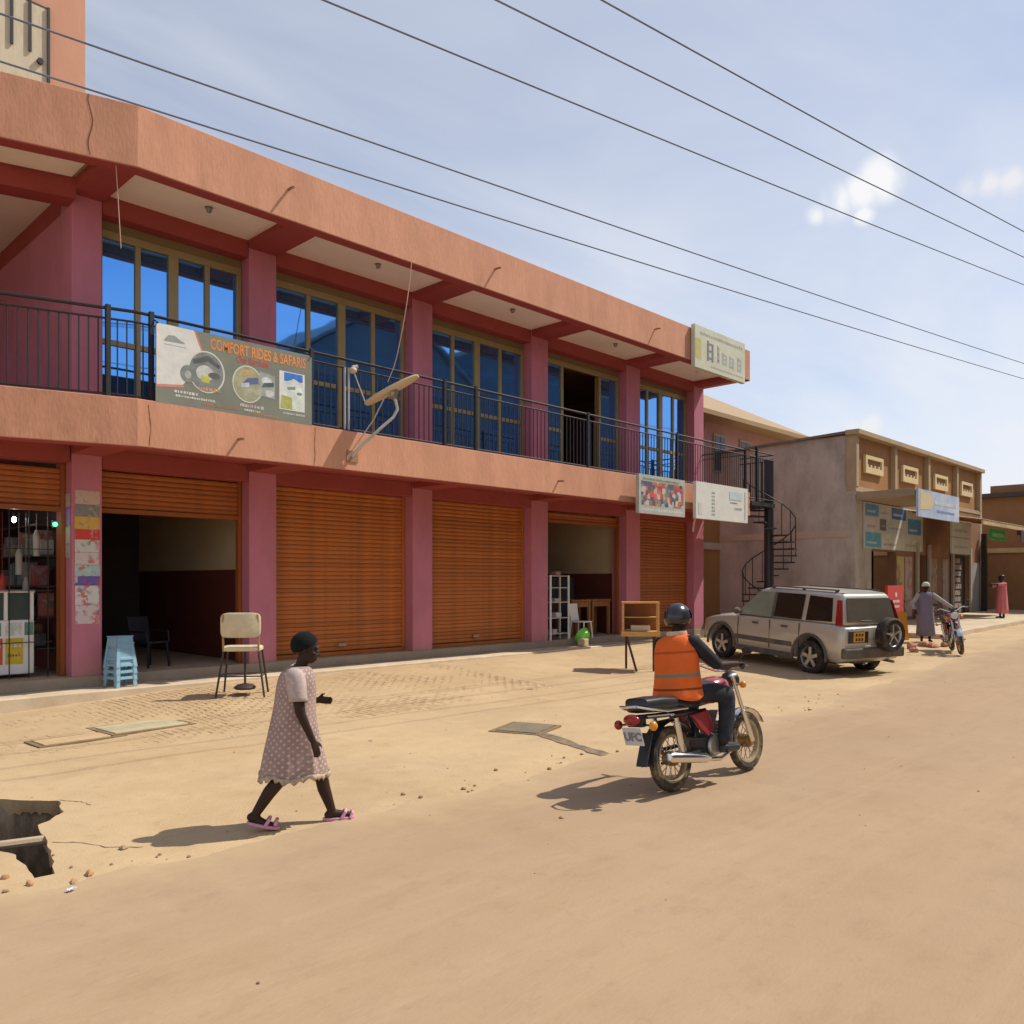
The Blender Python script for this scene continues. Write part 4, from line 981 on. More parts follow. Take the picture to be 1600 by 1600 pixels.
# ---- furniture shop: rack, basin, boxes, tables
rk = thing('metal_rack', 'white metal display rack in the furniture shop doorway', 'rack', (16.05,14.05,ZF))
for x in (15.72,16.42):
    for y in (13.98,14.28): MB().box(x-.018,y-.018,ZF,x+.018,y+.018,2.05).build('upright', M_white, rk)
for z in (.55,.95,1.35,1.72,2.02): MB().box(15.72,13.98,z,16.42,14.28,z+.02).build('shelf', mat('rack_shelf', (.5,.5,.48), .4), rk)
random.seed(3); cnt = {}
for k in range(4):
    x = 15.78+random.random()*.35; z = (.57,.97,1.37,2.04)[k]; c = random.choice(((.55,.54,.5),(.4,.38,.36),(.5,.5,.52),(.35,.2,.15)))
    h = random.uniform(.07,.16)
    o = MB().box(x,14.02,z,x+random.uniform(.1,.2),14.22,z+h).build('carton', mat('carton%d' % int(c[2]*100), c, .6), bevel=.008)
    lv = {.57:'lowest shelf',.97:'second shelf',1.37:'third shelf',2.04:'top shelf'}[z]; cnt[lv] = cnt.get(lv, 0)+1
    tag(o, 'small carton on the %s of the white metal rack in the furniture shop' % lv, 'carton', 'cartons on the rack')
bs_ = thing('plastic_basin', 'bright green plastic basin leaning on its rim on the walkway', 'basin', (16.65,13.62,.23))
m = MB(); Mx = Matrix.Rotation(R(-62),3,'X'); k0 = len(m.v)
m.lathe([(0,0),(.13,.0),(.16,.02),(.21,.15),(.225,.155),(.22,.14),(.165,.005),(0,.02)], n=24)
m.v = [tuple(Mx @ Vector(p)+Vector((16.72,13.66,.43))) for p in m.v]
m.build('bowl', mat('lime_plastic', (.16,.62,.06), .35, .05, 5, spec=.5), bs_, smooth=True)
o = MB().box(16.50,13.52,.232,16.68,13.75,.42).build('paper_bag', mat('peach_bag', (.55,.42,.26), .8), bevel=.02); tag(o, 'tan paper bag next to the green basin', 'bag')
pc = thing('white_chair', 'white plastic chair beside the metal rack', 'chair', (16.95,14.0,ZF), R(-80))
legs4(pc, M_white, .42, .19, .19); MB().box(-.22,-.22,.42,.22,.22,.45).build('seat', M_white, pc, bevel=.01)
m = MB(); m.obox((-.22,0,.68),(.03,.42,.46),Matrix.Rotation(R(-8),3,'Y')); m.build('backrest', M_white, pc, bevel=.015)
M_wood = mat('brown_timber', (.26,.12,.045), .6, .25, 3, stretch=(1,1,.3))
for i, (x, y, lbx) in enumerate(((17.35,14.6,'wooden table behind the white chair in the furniture shop'),(18.35,14.7,'wooden table furthest right in the furniture shop'))):
    tb = thing('wooden_table', lbx, 'table', (x,y,ZF)); 
    MB().box(x-.42,y-.3,ZF+.95,x+.42,y+.3,ZF+1.0).build('table_top', M_wood, tb, bevel=.008)
    for sx in (-1,1):
        for sy in (-1,1): MB().box(x+sx*.36-.035,y+sy*.24-.035,ZF,x+sx*.36+.035,y+sy*.24+.035,ZF+.948).build('leg', M_wood, tb)
    MB().box(x-.33,y-.26,ZF+.8,x+.33,y-.23,ZF+.94).build('apron', M_wood, tb)
cb = thing('grey_cabinet', 'dark grey cabinet at the back of the furniture shop', 'cabinet', (18.1,16,ZF))
MB().box(17.2,15.8,ZF,18.8,16.5,2.0).build('carcass', mat('slate_cabinet', (.07,.08,.09), .5), cb, bevel=.01)
for x in (17.25,18.02): MB().box(x,15.775,ZF+.1,x+.73,15.798,1.95).build('door', mat('slate_cabinet', ()), cb, bevel=.006)
wb = thing('wooden_display_box', 'light wood food display box on long dark legs standing on the forecourt', 'display box', (14.35,10.25,gz(14.35,10.25)), R(-52))
M_pine = mat('varnished_pine', (.56,.30,.09), .5, .2, 4, stretch=(1,1,6))
bz = .82; hx, hy, hz_ = .36, .24, .58
for sx in (-1,1):
    for sy in (-1,1): MB().box(sx*hx-.022,sy*hy-.022,bz,sx*hx+.022,sy*hy+.022,bz+hz_).build('corner_post', M_pine, wb)
for z in (bz+.58,): MB().box(-hx-.03,-hy-.03,z,hx+.03,hy+.03,z+.03).build('top_board', M_pine, wb)
MB().box(-hx-.04,-hy-.04,bz-.10,hx+.04,hy+.04,bz).build('base_tray', M_pine, wb, bevel=.006)
MB().box(-hx,hy-.005,bz+.02,hx,hy+.012,bz+hz_-.02).build('back_board', mat('dark_pine', (.30,.12,.04), .6), wb)
MB().box(-hx+.03,-hy+.05,bz+.28,hx-.03,hy-.02,bz+.30).build('shelf', M_pine, wb)
MB().box(-hx-.004,-hy+.03,bz+.02,-hx+.008,hy-.03,bz+hz_-.02).build('side_board', M_pine, wb)
MB().box(-.2,-.12,bz+.01,.2,.12,bz+.12).build('food_tray', mat('cream_tray', (.6,.48,.3), .6), wb)
for (sx,sy,ex,ey) in ((-1,-1,.20,-.14),(1,-1,-.02,.0),(-1,1,-.0,.0),(1,1,.0,.0)):
    MB().cyl((sx*hx*.8+ex,sy*hy*.8+ey,0),(sx*hx*.8,sy*hy*.8,bz-.1),.024,n=8).build('leg', mat('dark_leg_wood', (.07,.04,.025), .7), wb)
# ------------------------------------------------------------------ corner shop with panelled parapet
GB = .22
M_bl = mat('grey_beige_render', (.50,.44,.37), .92, .16, .9, .35, 30, dirt=(.20,.16,.13), ds=.7, damt=.75, stretch=(1,1,.55))
M_tanp = mat('tan_panel', (.36,.185,.075), .85, .1, 1.2, .2, 30)
M_ltan = mat('pale_trim', (.43,.32,.20), .85, .1, 2)
M_brown = mat('brown_shopfront', (.28,.15,.085), .8, .15, 1.5)
cs = thing('corner_shop', 'grey-beige corner shop with brown parapet panels and cream vent blocks', 'building', (34.3,12.5,GB))
X0, X1, Y0, Y1, ZT = 27.4, 41.3, 11.0, 14.3, 6.72
MB().box(X0,Y0+.30,0,X0+.22,Y1+3,ZT).build('side_wall', M_bl, cs, bevel=.01)
m = MB(); m.prismY([(X0-.1,ZT),(X1+.1,ZT),(X1+.1,ZT+.16),(X0-.1,ZT+.16)], Y0-.16, Y0+.3); m.build('coping', M_ltan, cs, bevel=.01)
m = MB(); m.add([(X0-.12,Y0+.302,ZT+.05),(X0-.12,Y1+3,ZT-.18),(X0+.35,Y1+3,ZT-.18),(X0+.35,Y0+.302,ZT+.05),(X0-.12,Y0+.302,ZT+.13),(X0-.12,Y1+3,ZT-.10),(X0+.35,Y1+3,ZT-.10),(X0+.35,Y0+.302,ZT+.13)],
      [(0,1,2,3),(7,6,5,4),(0,4,5,1),(1,5,6,2),(2,6,7,3),(3,7,4,0)]); m.build('side_coping', mat('dark_coping', (.20,.16,.13), .9, .2, 3), cs)
MB().box(X0-.02,Y0+.16,3.36,X0-.002,Y1+2.9,3.58).build('string_course', mat('pale_course', (.52,.42,.32), .9, .1, 2), cs)
MB().box(X0+.222,Y0+.322,5.03,X1-.03,Y0+.5,ZT-.01).build('parapet_wall', M_tanp, cs)
MB().box(X0,Y0-.02,4.86,X1,Y0+.3,5.02).build('sill_band', M_ltan, cs)
px = [27.4,30.85,34.35,37.85,41.1]
for x in px: MB().box(x,Y0-.04,5.022,x+.2,Y0+.32,ZT-.002).build('pilaster', M_ltan, cs)
for i in range(4):
    a, b = px[i]+.204, px[i+1]-.002
    pn = MB().box(a,Y0+.12,5.024,b,Y0+.298,ZT-.004).build('parapet_panel', M_tanp, cs)
    cx = (a+b)/2-.1; vz = 5.86
    fr = MB(); rects(fr, [(cx-.78,vz-.30,cx-.64,vz+.30),(cx+.64,vz-.30,cx+.78,vz+.30),(cx-.638,vz+.18,cx+.638,vz+.30),(cx-.638,vz-.30,cx+.638,vz-.10)], Y0+.02, Y0+.118)
    fr.build('vent_frame', mat('cream_vent', (.70,.56,.32), .8, .1, 3), pn)
    MB().box(cx-.638,Y0+.10,vz-.098,cx+.638,Y0+.118,vz+.178).build('vent_recess', M_brown, pn)
    for k in range(4): MB().box(cx-.6+k*.33,Y0+.05,vz-.096,cx-.5+k*.33,Y0+.098,vz+.0).build('vent_block', mat('cream_vent', ()), pn)
MB().box(X1-.02,Y0+.0,0,X1+.2,Y1,ZT).build('end_wall', M_bl, cs)
MB().box(X0+.22,Y1+2.9,0,X1,Y1+3,ZT-.3).build('back_wall', M_bl, cs)
MB().box(X0+.22,Y0+.5,ZT-.5,X1,Y1+2.9,ZT-.35).build('roof', M_conc, cs)
# canopy slab
MB().box(X0,9.15,4.58,31.6,Y0-.022,4.82).build('canopy', mat('canopy_concrete', (.36,.27,.18), .9, .15, 1.5), cs, bevel=.01)
# shop front wall pieces between openings
fw = [(27.4,28.75),(31.0,33.2),(34.2,37.3),(39.4,41.28)]
for a, b in fw: MB().box(a,Y0,0,b,Y0+.298,4.858).build('front_wall', M_brown if a > 30 else M_bl, cs)
for a, b, z in ((28.75,31.0,2.95),(33.2,34.2,2.9),(37.3,39.4,3.0)):
    MB().box(a+.002,Y0+.004,z,b-.002,Y0+.294,4.856).build('lintel', M_brown, cs)
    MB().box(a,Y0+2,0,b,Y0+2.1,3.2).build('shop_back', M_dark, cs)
for x in (36.4,):
    d = MB().box(37.32,Y0+.1,GB,39.38,Y0+.16,2.98).build('door', mat('black_door', (.03,.025,.025), .5), cs)
    random.seed(11)
    for k in range(9):
        z = .5+.27*k; dp = flat('door_poster', random.choice(((.45,.42,.40),(.40,.06,.05),(.30,.28,.26),(.5,.46,.42))), 38.0+random.uniform(-.1,.1),z,38.8+random.uniform(-.15,.1),z+.2,Y0+.098,d,th=.003,var=.4,vs=9); dp.data.materials[0] = collage('door_sheet_%d' % k, (.30,.27,.25), [(.40,.37,.34),(.34,.05,.04),(.1,.09,.09),(.3,.27,.22)], 9, .8)
for x, c in ((31.4,(.50,.38,.06)),(32.2,(.42,.30,.25)),(35.0,(.30,.20,.12)),(36.4,(.34,.30,.26))):
    d = MB().box(x-.35,Y0-.03,.6,x+.35,Y0-.002,2.8).build('display_panel', collage('display_sheet_%d' % int(x*10), c, [c,(.40,.38,.34),(.35,.07,.05),(.16,.14,.12),c,(.42,.34,.14)], 5, .8), cs)
for x in (33.0,34.3,37.15,39.55): MB().box(x-.1,Y0-.12,GB,x+.1,Y0-.033,3.3).build('shop_post', mat('grey_post', (.40,.35,.29), .8), cs)
MB().box(39.9,Y0-.06,GB,40.9,Y0-.004,2.7).build('door', mat('grey_door', (.36,.35,.33), .5, .15, 2), cs)
MB().box(41.0,Y0-.3,GB,41.2,Y0-.1,4.0).build('shop_post', M_black, cs)
# lean-to tin awning
m = MB(); n = 46; A = []; B = []
for i in range(n+1):
    x = 31.7+8.3*i/n; zz = .025*math.sin(i*math.pi/1.0*1.0)+.02*(i % 2)
    A.append((x,8.35,4.02+zz)); B.append((x,Y0-.04,4.50+zz))
m.add(A+B+[(p[0],p[1],p[2]-.02) for p in A+B], [(i,i+1,n+2+i,n+1+i) for i in range(n)]+[(2*n+2+n+1+i,2*n+2+n+2+i,2*n+2+i+1,2*n+2+i) for i in range(n)]+[(i+1,i,2*n+2+i,2*n+3+i) for i in range(n)])
aw = thing('tin_awning', 'weathered corrugated awning over the far end of the corner shop', 'awning', (35.8,9.6,4.0))
m.build('sheet', mat('weathered_tin', (.40,.29,.17), .6, .2, 1.5, dirt=(.25,.15,.08), ds=1, damt=.6), aw)
MB().box(31.7,8.36,3.86,40.0,8.42,3.99).build('fascia', mat('tan_fascia', (.52,.38,.21), .8), aw)
MB().box(36.6,8.33,3.42,39.6,8.355,3.86).build('name_board', mat('dark_board', (.05,.03,.04), .5), aw)
words(36.9,3.52,2.4,.16,1,(.2,.05,.05),8.327,aw)
for x in (39.9,): MB().cyl((x,8.5,.25),(x,8.5,3.98),.05,n=8).build('post', M_black, aw)
for x in (32.5,35.0,37.5,39.8): MB().bar((x,8.45,4.0),(x,Y0-.05,4.46),.04,.05).build('rafter', M_wood, aw)
# signs of the corner shop
sg = thing('banner', 'blue and white banner with a yellow patch under the corner shop canopy', 'banner', (29.4,9.1,3.95))
MB().box(27.45,9.06,3.93,31.5,9.13,4.80).build('board', mat('pale_blue_banner', (.40,.50,.66), .5, .25, .9, dirt=(.60,.64,.68), ds=.8, damt=.9), sg)
flat('print', (.62,.52,.30), 0,0,0,0, 9.058, sg, poly=[(27.6,4.15),(28.6,4.2),(28.9,4.45),(28.6,4.72),(27.6,4.72)])
words(29.0,4.40,2.2,.12,1,(.70,.72,.74),9.056,sg); words(29.2,4.15,1.8,.08,1,(.25,.35,.55),9.056,sg)
sg = thing('poster_wall', 'wide patchwork of blue and white shop posters above the corner shop doorway', 'posters', (30.5,10.9,3.0))
random.seed(14); zc_ = 3.05
MB().box(28.0,10.93,3.0,33.6,10.985,4.55).build('backing', mat('grey_white_board', (.50,.50,.47), .6, .12, 1.5), sg)
for (a, b, c, d, col) in ((28.05,4.1,29.2,4.5,(.10,.26,.52)),(29.25,4.1,30.3,4.5,(.52,.50,.46)),(30.4,4.1,31.8,4.5,(.06,.13,.36)),(28.05,3.6,29.2,4.05,(.55,.50,.48)),(29.3,3.65,29.9,4.05,(.12,.12,.13)),
                        (30.0,3.6,31.9,4.05,(.46,.47,.45)),(32.0,3.62,33.4,4.2,(.08,.24,.48)),(28.05,3.05,29.4,3.55,(.10,.36,.48)),(29.5,3.02,31.6,3.55,(.56,.56,.52)),(31.7,3.05,33.4,3.58,(.52,.50,.42))):
    p = flat('poster', col, a,b,c,d,10.926,sg,var=.2,vs=3)
    words(a+.15,b+.12,(c-a)*.6,.09,1,(.6,.6,.58) if col[2] > .3 and col[0] < .2 else (.3,.3,.32),10.92,p)
press(sg, 10.929, .2)
sg = thing('signboard', 'grey-white double signboard hanging right of the poster wall', 'sign', (35.5,10.0,2.9))
for z0_, z1_ in ((2.95,3.55),(3.58,4.15)):
    p = MB().box(33.9,10.0,z0_,36.2,10.06,z1_).build('board', mat('pale_board', (.50,.50,.47), .55, .15, 1.3), sg)
    words(34.2,z0_+.2,1.6,.12,1,(.34,.34,.34),9.998,p)
sg = thing('signboard', 'green shop sign beneath the tin awning', 'sign', (37.6,9.4,3.4))
MB().box(36.3,9.3,3.55,38.3,9.36,3.95).build('board', mat('green_board', (.03,.50,.10), .5, .1, 3), sg); words(36.5,3.66,1.6,.16,1,(.45,.6,.45),9.298,sg)
sg = thing('kiosk_board', 'red money-agent board with white lettering above a yellow cloth counter', 'kiosk', (24.2,8.6,.2))
MB().box(23.5,8.55,1.02,24.65,8.62,1.78).build('board', mat('agent_red', (.52,.03,.025), .45, .06, 3), sg)
words(23.85,1.30,.5,.09,1,(.7,.65,.62),8.547,sg); words(23.85,1.16,.5,.07,1,(.7,.65,.62),8.547,sg)
flat('emblem', (.7,.65,.62), 0,0,0,0, 8.546, sg, poly=disc(24.1,1.52,.07,.07,10))
m = MB(); k = 18; A = [(23.5+1.25*i/k, 8.50+.03*math.sin(i*2.1), 1.015) for i in range(k+1)]; B = [(23.5+1.25*i/k, 8.44+.05*math.sin(i*2.1+.5), .24) for i in range(k+1)]
m.add(A+B+[(p[0],p[1]+.02,p[2]) for p in A+B], [(i,i+1,k+2+i,k+1+i) for i in range(k)]+[(2*k+2+k+1+i,2*k+2+k+2+i,2*k+2+i+1,2*k+2+i) for i in range(k)])
m.build('counter_cloth', mat('orange_yellow_cloth', (.60,.28,.03), .8, .15, 3), sg, smooth=True)
MB().box(23.52,8.64,.2,24.7,9.2,1.0).build('counter', M_wood, sg)
# broken brick paving and rubble beside the car
for k in range(6):
    x = 20.6+random.random()*3.2; y = 6.9+random.random()*1.3; m = MB(); rock(m, x, y, gz(x,y)+.05, random.uniform(.08,.17))
    rb = m.build('brick_lump', mat('brick_rubble', (.46,.23,.13), .95, .2, 6, .4, 30), smooth=True)
    tag(rb, 'reddish lump among the broken brick between parked car and far motorcycle', 'brick lump', 'brick lumps on the verge')
# pavement edge in front of the far shops
m = MB(); m.loft([[(x,7.75+.03*noise.noise(Vector((x,0,0))),-.2),(x,7.77+.03*noise.noise(Vector((x,0,0))),gz(x,7.8)+.13),(x,11.0,gz(x,8)+.15),(x,11.0,-.2)] for x in lines([(25.5,47,.4)])])
struct(m.build('far_pavement', M_kerbp, smooth=True))
# ------------------------------------------------------------------ far end building, jutting forward
fb = thing('far_building', 'brown plastered building jutting out at the far right edge', 'building', (46,12,.3))
M_fb = mat('brown_plaster', (.36,.185,.085), .9, .12, .8, .25, 20, dirt=(.25,.13,.06), ds=.6, damt=.5)
MB().box(43.2,6.4,0,52,18,5.75).build('wall', M_fb, fb)
MB().box(43.1,6.3,3.2,43.198,18,3.42).build('string_course', mat('pale_course_b', (.66,.46,.25), .85), fb)
m = MB(); m.box(42.9,6.2,5.752,52.2,18.2,5.95); m.build('roof_edge', mat('dark_eaves', (.10,.08,.07), .9), fb)
m = MB(); m.box(43.6,9.6,5.952,45.6,11.2,6.35); m.build('roof_upstand', M_fb, fb)
MB().box(43.16,9.7,4.0,43.198,10.0,4.3).build('vent', M_dark, fb)
# ------------------------------------------------------------------ house behind the stair
hs = thing('house', 'rose upper-storey house with a tan hipped roof behind the spiral stair', 'house', (28.5,19,0))
MB().box(23.6,16.0,0,33.0,22,3.05).build('lower_wall', mat('orange_brown_render', (.38,.19,.07), .9, .12, .8, .2, 25, dirt=(.30,.17,.08), ds=.7, damt=.5), hs)
MB().box(23.55,15.95,3.052,33.05,22,3.30).build('string_course', mat('pale_course', ()), hs)
MB().box(23.6,16.0,3.302,33.0,22,5.3).build('middle_wall', mat('orange_brown_render', ()), hs)
MB().box(23.6,16.0,5.302,33.0,22,7.9).build('upper_wall', mat('dusty_rose', (.44,.24,.22), .85, .1, 1), hs)
for x in (25.1,26.9,28.8,30.7):
    p = MB().box(x,15.94,5.9,x+.85,15.998,7.3).build('window', M_olive, hs)
    for k in range(2): MB().box(x+.06+k*.38,15.925,5.97,x+.40+k*.38,15.938,7.23).build('pane', mat('dark_pane', (.06,.05,.06), .15), p)
MB().box(25.0,15.93,.2,26.0,15.998,2.3).build('door', mat('brown_door', (.16,.09,.05), .7), hs)
e = [(22.9,15.2,7.85),(33.7,15.2,7.85),(33.7,22.8,7.85),(22.9,22.8,7.85)]; rg = [(26.2,19,9.95),(30.0,19,9.95)]
m = MB(); m.add(e+rg+[(p[0],p[1],p[2]-.16) for p in e], [(0,1,5,4),(2,3,4,5),(1,2,5),(3,0,4),(1,0,6,7),(2,1,7,8),(3,2,8,9),(0,3,9,6),(6,9,8,7)])
m.build('roof', mat('tan_roof_sheet', (.36,.245,.135), .75, .1, 2, stretch=(3,.3,1), dirt=(.33,.22,.12), ds=1, damt=.5), hs)
# ------------------------------------------------------------------ buildings across the road (mirrored in the blue glass)
def across(label, x0, x1, ze, zp, wc):
    ob = thing('opposite_building', label, 'building', ((x0+x1)/2,-11,0))
    MB().box(x0,-16,0,x1,-6.2,ze).build('wall', mat('opposite_wall_%d' % x0, wc, .9, .2, .5), ob)
    m = MB(); m.add([(x0-.4,-5.7,ze+.002),(x1+.2,-5.7,ze+.002),(x1+.2,-16.6,ze+.002),(x0-.4,-16.6,ze+.002),(x0-.4,-11,zp),(x1+.2,-11,zp)], [(0,1,5,4),(2,3,4,5),(1,2,5),(3,0,4),(0,3,2,1)]); m.build('roof', mat('tin_roof_grey', (.20,.15,.13), .6), ob)
    n = int((x1-x0)/3.4)
    for i in range(n):
        for z in (1.2,4.4,7.4):
            if z+1.9 > ze: continue
            x = x0+1+i*3.4
            p = MB().box(x,-6.198,z,x+1.6,-6.15,z+1.7).build('window', M_olive, ob); MB().box(x+.1,-6.149,z+.1,x+1.5,-6.13,z+1.6).build('pane', mat('dark_pane', ()), p)
across('lower gabled building across the road, mirrored in the leftmost blue windows', 6, 20.5, 9.2, 10.6, (.16,.14,.13))
ob = thing('opposite_building', 'tall gable-fronted building across the road, mirrored in the second blue window bay', 'building', (26.7,-11,0))
m = MB(); m.prismY([(20.9,0),(32.9,0),(32.9,12.6),(26.7,16.3),(20.9,12.6)], -16, -6.2); m.build('wall', mat('opposite_gable_wall', (.14,.125,.125), .9, .2, .5), ob)
m = MB(); m.prismY([(20.5,12.5),(26.7,16.45),(33.2,12.5),(33.2,12.7),(26.7,16.7),(20.5,12.7)], -16.3, -5.9); m.build('roof', mat('tin_roof_grey', ()), ob)
for i in range(3):
    for z in (1.2,4.4,7.6,10.4): MB().box(22+i*3.7,-6.198,z,23.6+i*3.7,-6.15,z+1.6).build('window', mat('dark_pane', ()), ob)
ob = thing('opposite_building', 'flat-topped tall block across the road, mirrored in the middle blue windows', 'building', (39.5,-11,0))
MB().box(33.3,-16,0,46.5,-6.4,15.3).build('wall', mat('opposite_block_wall', (.13,.12,.13), .9, .25, .4), ob)
MB().box(33.25,-16.2,15.302,46.6,-6.1,15.6).build('roof', M_conc, ob)
for i in range(4):
    for z in (1.2,4.4,7.6,10.8): MB().box(34.2+i*3.1,-6.398,z,35.9+i*3.1,-6.35,z+1.6).build('window', mat('dark_pane', ()), ob)
# ------------------------------------------------------------------ motorcycle (x forward, rear contact at x=0)
def bake(o):
    """apply modifiers of o into a fresh mesh"""
    dg = bpy.context.evaluated_depsgraph_get(); me = bpy.data.meshes.new_from_object(o.evaluated_get(dg)); return me
M_red = mat('motorcycle_red', (.30,.02,.03), .25, .1, 3, spec=.6, coat=.5)
M_mblk = mat('black_vinyl', (.02,.023,.025), .35, .2, 6, spec=.5)
M_alu = mat('cast_aluminium', (.55,.53,.50), .35, .15, 10, metal=.8, dirt=(.25,.18,.1), ds=9, damt=.5)
M_eng = mat('engine_grey', (.10,.095,.09), .5, .2, 9, metal=.5, dirt=(.25,.17,.1), ds=8, damt=.5)
M_amber = mat('amber_lens', (.75,.30,.02), .2, spec=.6); M_rlens = mat('red_lens', (.28,.015,.012), .2, spec=.6)
M_tyred = mat('dusty_tyre', (.05,.043,.035), .85, .3, 12, dirt=(.34,.25,.14), ds=6, damt=.85)
M_rimd = mat('dusty_rim', (.42,.34,.20), .5, .15, 8, metal=.4)
M_brass = mat('hub_bronze', (.30,.17,.06), .5, .2, 9, metal=.5)
def motorcycle(label, loc, rz, lean=0., group=None, paint=M_red):
    t = thing('motorcycle', label, 'motorcycle', loc, rz, group); WL[t.name] = Vector()
    t.rotation_euler = (lean, 0, rz)
    for cx in (0, 1.24):
        wr = .29
        ty = MB().lathe([(wr-.075,-.032),(wr-.03,-.042),(wr-.006,-.024),(wr,0),(wr-.006,.024),(wr-.03,.042),(wr-.075,.032)], (cx,0,wr), 'Y', 36, closed=True).build('wheel', M_tyred, t, smooth=True)
        MB().lathe([(wr-.076,-.030),(wr-.098,-.024),(wr-.104,0),(wr-.098,.024),(wr-.076,.030)], (cx,0,wr), 'Y', 36, closed=True).build('rim', M_rimd, ty, smooth=True)
        m = MB(); m.lathe([(0,-.06),(.055,-.06),(.065,-.04),(.065,.04),(.055,.06),(0,.06)], (cx,0,wr), 'Y', 18); m.build('hub', M_brass, ty, smooth=True)
        m = MB()
        for k in range(20):
            a = 2*math.pi*k/20; s = 1 if k % 2 else -1
            m.cyl((cx+.055*math.cos(a+.35*s),s*.035,wr+.055*math.sin(a+.35*s)),(cx+(wr-.1)*math.cos(a),0,wr+(wr-.1)*math.sin(a)),.004,n=4)
        m.build('spokes', M_steel, ty)
    m = MB(); m.tube([(.45,0,.72),(.75,0,.74),(.93,0,.88)], .025, 8); m.tube([(.93,0,.86),(.88,0,.45),(.7,0,.28),(.42,0,.30)], .022, 8)
    for s in (-1,1): m.tube([(-.42,s*.10,.70),(0,s*.11,.68),(.45,s*.10,.68)], .014, 6)
    m.tube([(.45,0,.70),(.42,0,.30)], .022, 8); m.build('frame', M_mblk, t, smooth=True)
    m = MB()
    for s in (-1,1): m.bar((.42,s*.075,.31),(0,s*.085,.29),.025,.045)
    m.build('swingarm', M_mblk, t)
    for s in (-1,1):
        m = MB(); m.cyl((.02,s*.115,.32),(-.04,s*.12,.66),.026,n=10); m.cyl((.0,s*.117,.42),(-.035,s*.12,.62),.036,n=10); m.build('shock_absorber', M_chrome, t, smooth=True)
    # engine with fins
    m = MB(); m.ell((.56,0,.34),(.17,.13,.12)); m.box(.40,-.09,.25,.72,.09,.42); m.build('engine', M_eng, t, smooth=True)
    m = MB()
    for k in range(6): m.obox((.66+.018*k,0,.44+.03*k),(.17,.20,.012),Matrix.Rotation(R(-30),3,'Y'))
    m.obox((.71,0,.52),(.11,.12,.22),Matrix.Rotation(R(30),3,'Y')); m.build('cylinder_fins', M_alu, t)
    m = MB(); m.lathe([(0,-.02),(.085,-.02),(.095,0),(.085,.02),(0,.02)], (.50,-.13,.34), 'Y', 20); m.build('crankcase_cover', M_alu, t, smooth=True)
    m = MB(); m.tube([(.80,-.05,.50),(.86,-.08,.40),(.78,-.12,.26),(.55,-.15,.22),(.30,-.155,.25)], .02, 8); m.build('exhaust_pipe', M_chrome, t, smooth=True)
    m = MB(); m.tube([(.36,-.155,.25),(.30,-.16,.26),(-.22,-.165,.34),(-.25,-.165,.345)], [.03,.045,.048,.03], 12); m.build('silencer', M_chrome, t, smooth=True)
    # tank, panels, seat
    m = MB(); rings = []
    for x, hw, zb, zt in ((.47,.05,.74,.84),(.52,.10,.72,.90),(.64,.14,.71,.95),(.78,.15,.72,.96),(.88,.11,.76,.93),(.93,.04,.80,.88)):
        rings.append([(x, hw*math.copysign(abs(math.cos(a))**.7, math.cos(a)), (zb+zt)/2+(zt-zb)/2*math.copysign(abs(math.sin(a))**.7, math.sin(a))) for a in [2*math.pi*k/16 for k in range(16)]])
    m.loft(rings); m.build('fuel_tank', paint, t, smooth=True)
    for s in (-1,1):
        m = MB(); m.prismY([(.18,.66),(.44,.68),(.50,.50),(.42,.44),(.30,.52)], s*.125-.02, s*.125+.02); m.build('side_panel', paint, t, bevel=.012)
    m = MB(); rings = []
    for x, hw, zb, zt in ((-.44,.09,.76,.83),(-.42,.125,.735,.865),(-.2,.135,.72,.865),(.05,.14,.71,.84),(.15,.13,.71,.80),(.35,.115,.70,.79),(.5,.07,.72,.80),(.53,.04,.74,.78)):
        rings.append([(x, hw*math.copysign(abs(math.cos(a))**.5, math.cos(a)), (zb+zt)/2+(zt-zb)/2*math.copysign(abs(math.sin(a))**.6, math.sin(a))) for a in [2*math.pi*k/16 for k in range(16)]])
    m.loft(rings); m.build('seat', M_mblk, t, smooth=True)
    m = MB()
    for s in (-1,1): m.tube([(.1,s*.155,.73),(-.2,s*.16,.735),(-.42,s*.15,.77),(-.53,s*.09,.80)], .012, 8)
    m.tube([(-.53,-.09,.80),(-.56,0,.80),(-.53,.09,.80)], .012, 8); m.build('grab_rail', M_chrome, t, smooth=True)
    # rear mudguard, lamps, plate
    m = MB(); A = []
    for k in range(13):
        a = R(35+k*12.5); A.append([(.0+.345*math.cos(a), s*.065, .30+.345*math.sin(a)-.012*abs(s)) for s in (-1,-.6,0,.6,1)])
    vs = [p for r in A for p in r]; m.add(vs+[(p[0]*.97,p[1],(p[2]-.3)*.97+.3) for p in vs], [(r*5+c,r*5+c+1,(r+1)*5+c+1,(r+1)*5+c) for r in range(12) for c in range(4)]+[(65+(r+1)*5+c,65+(r+1)*5+c+1,65+r*5+c+1,65+r*5+c) for r in range(12) for c in range(4)])
    m.build('rear_mudguard', M_mblk, t, smooth=True)
    m = MB(); m.bar((-.30,0,.55),(-.42,0,.28),.11,.015); m.build('mud_flap', M_mblk, t)
    m = MB(); m.ell((-.50,0,.685),(.05,.085,.05)); m.build('tail_light', M_rlens, t, smooth=True)
    m = MB(); m.box(-.47,-.08,.62,-.40,.08,.72); m.build('tail_housing', M_mblk, t, bevel=.01)
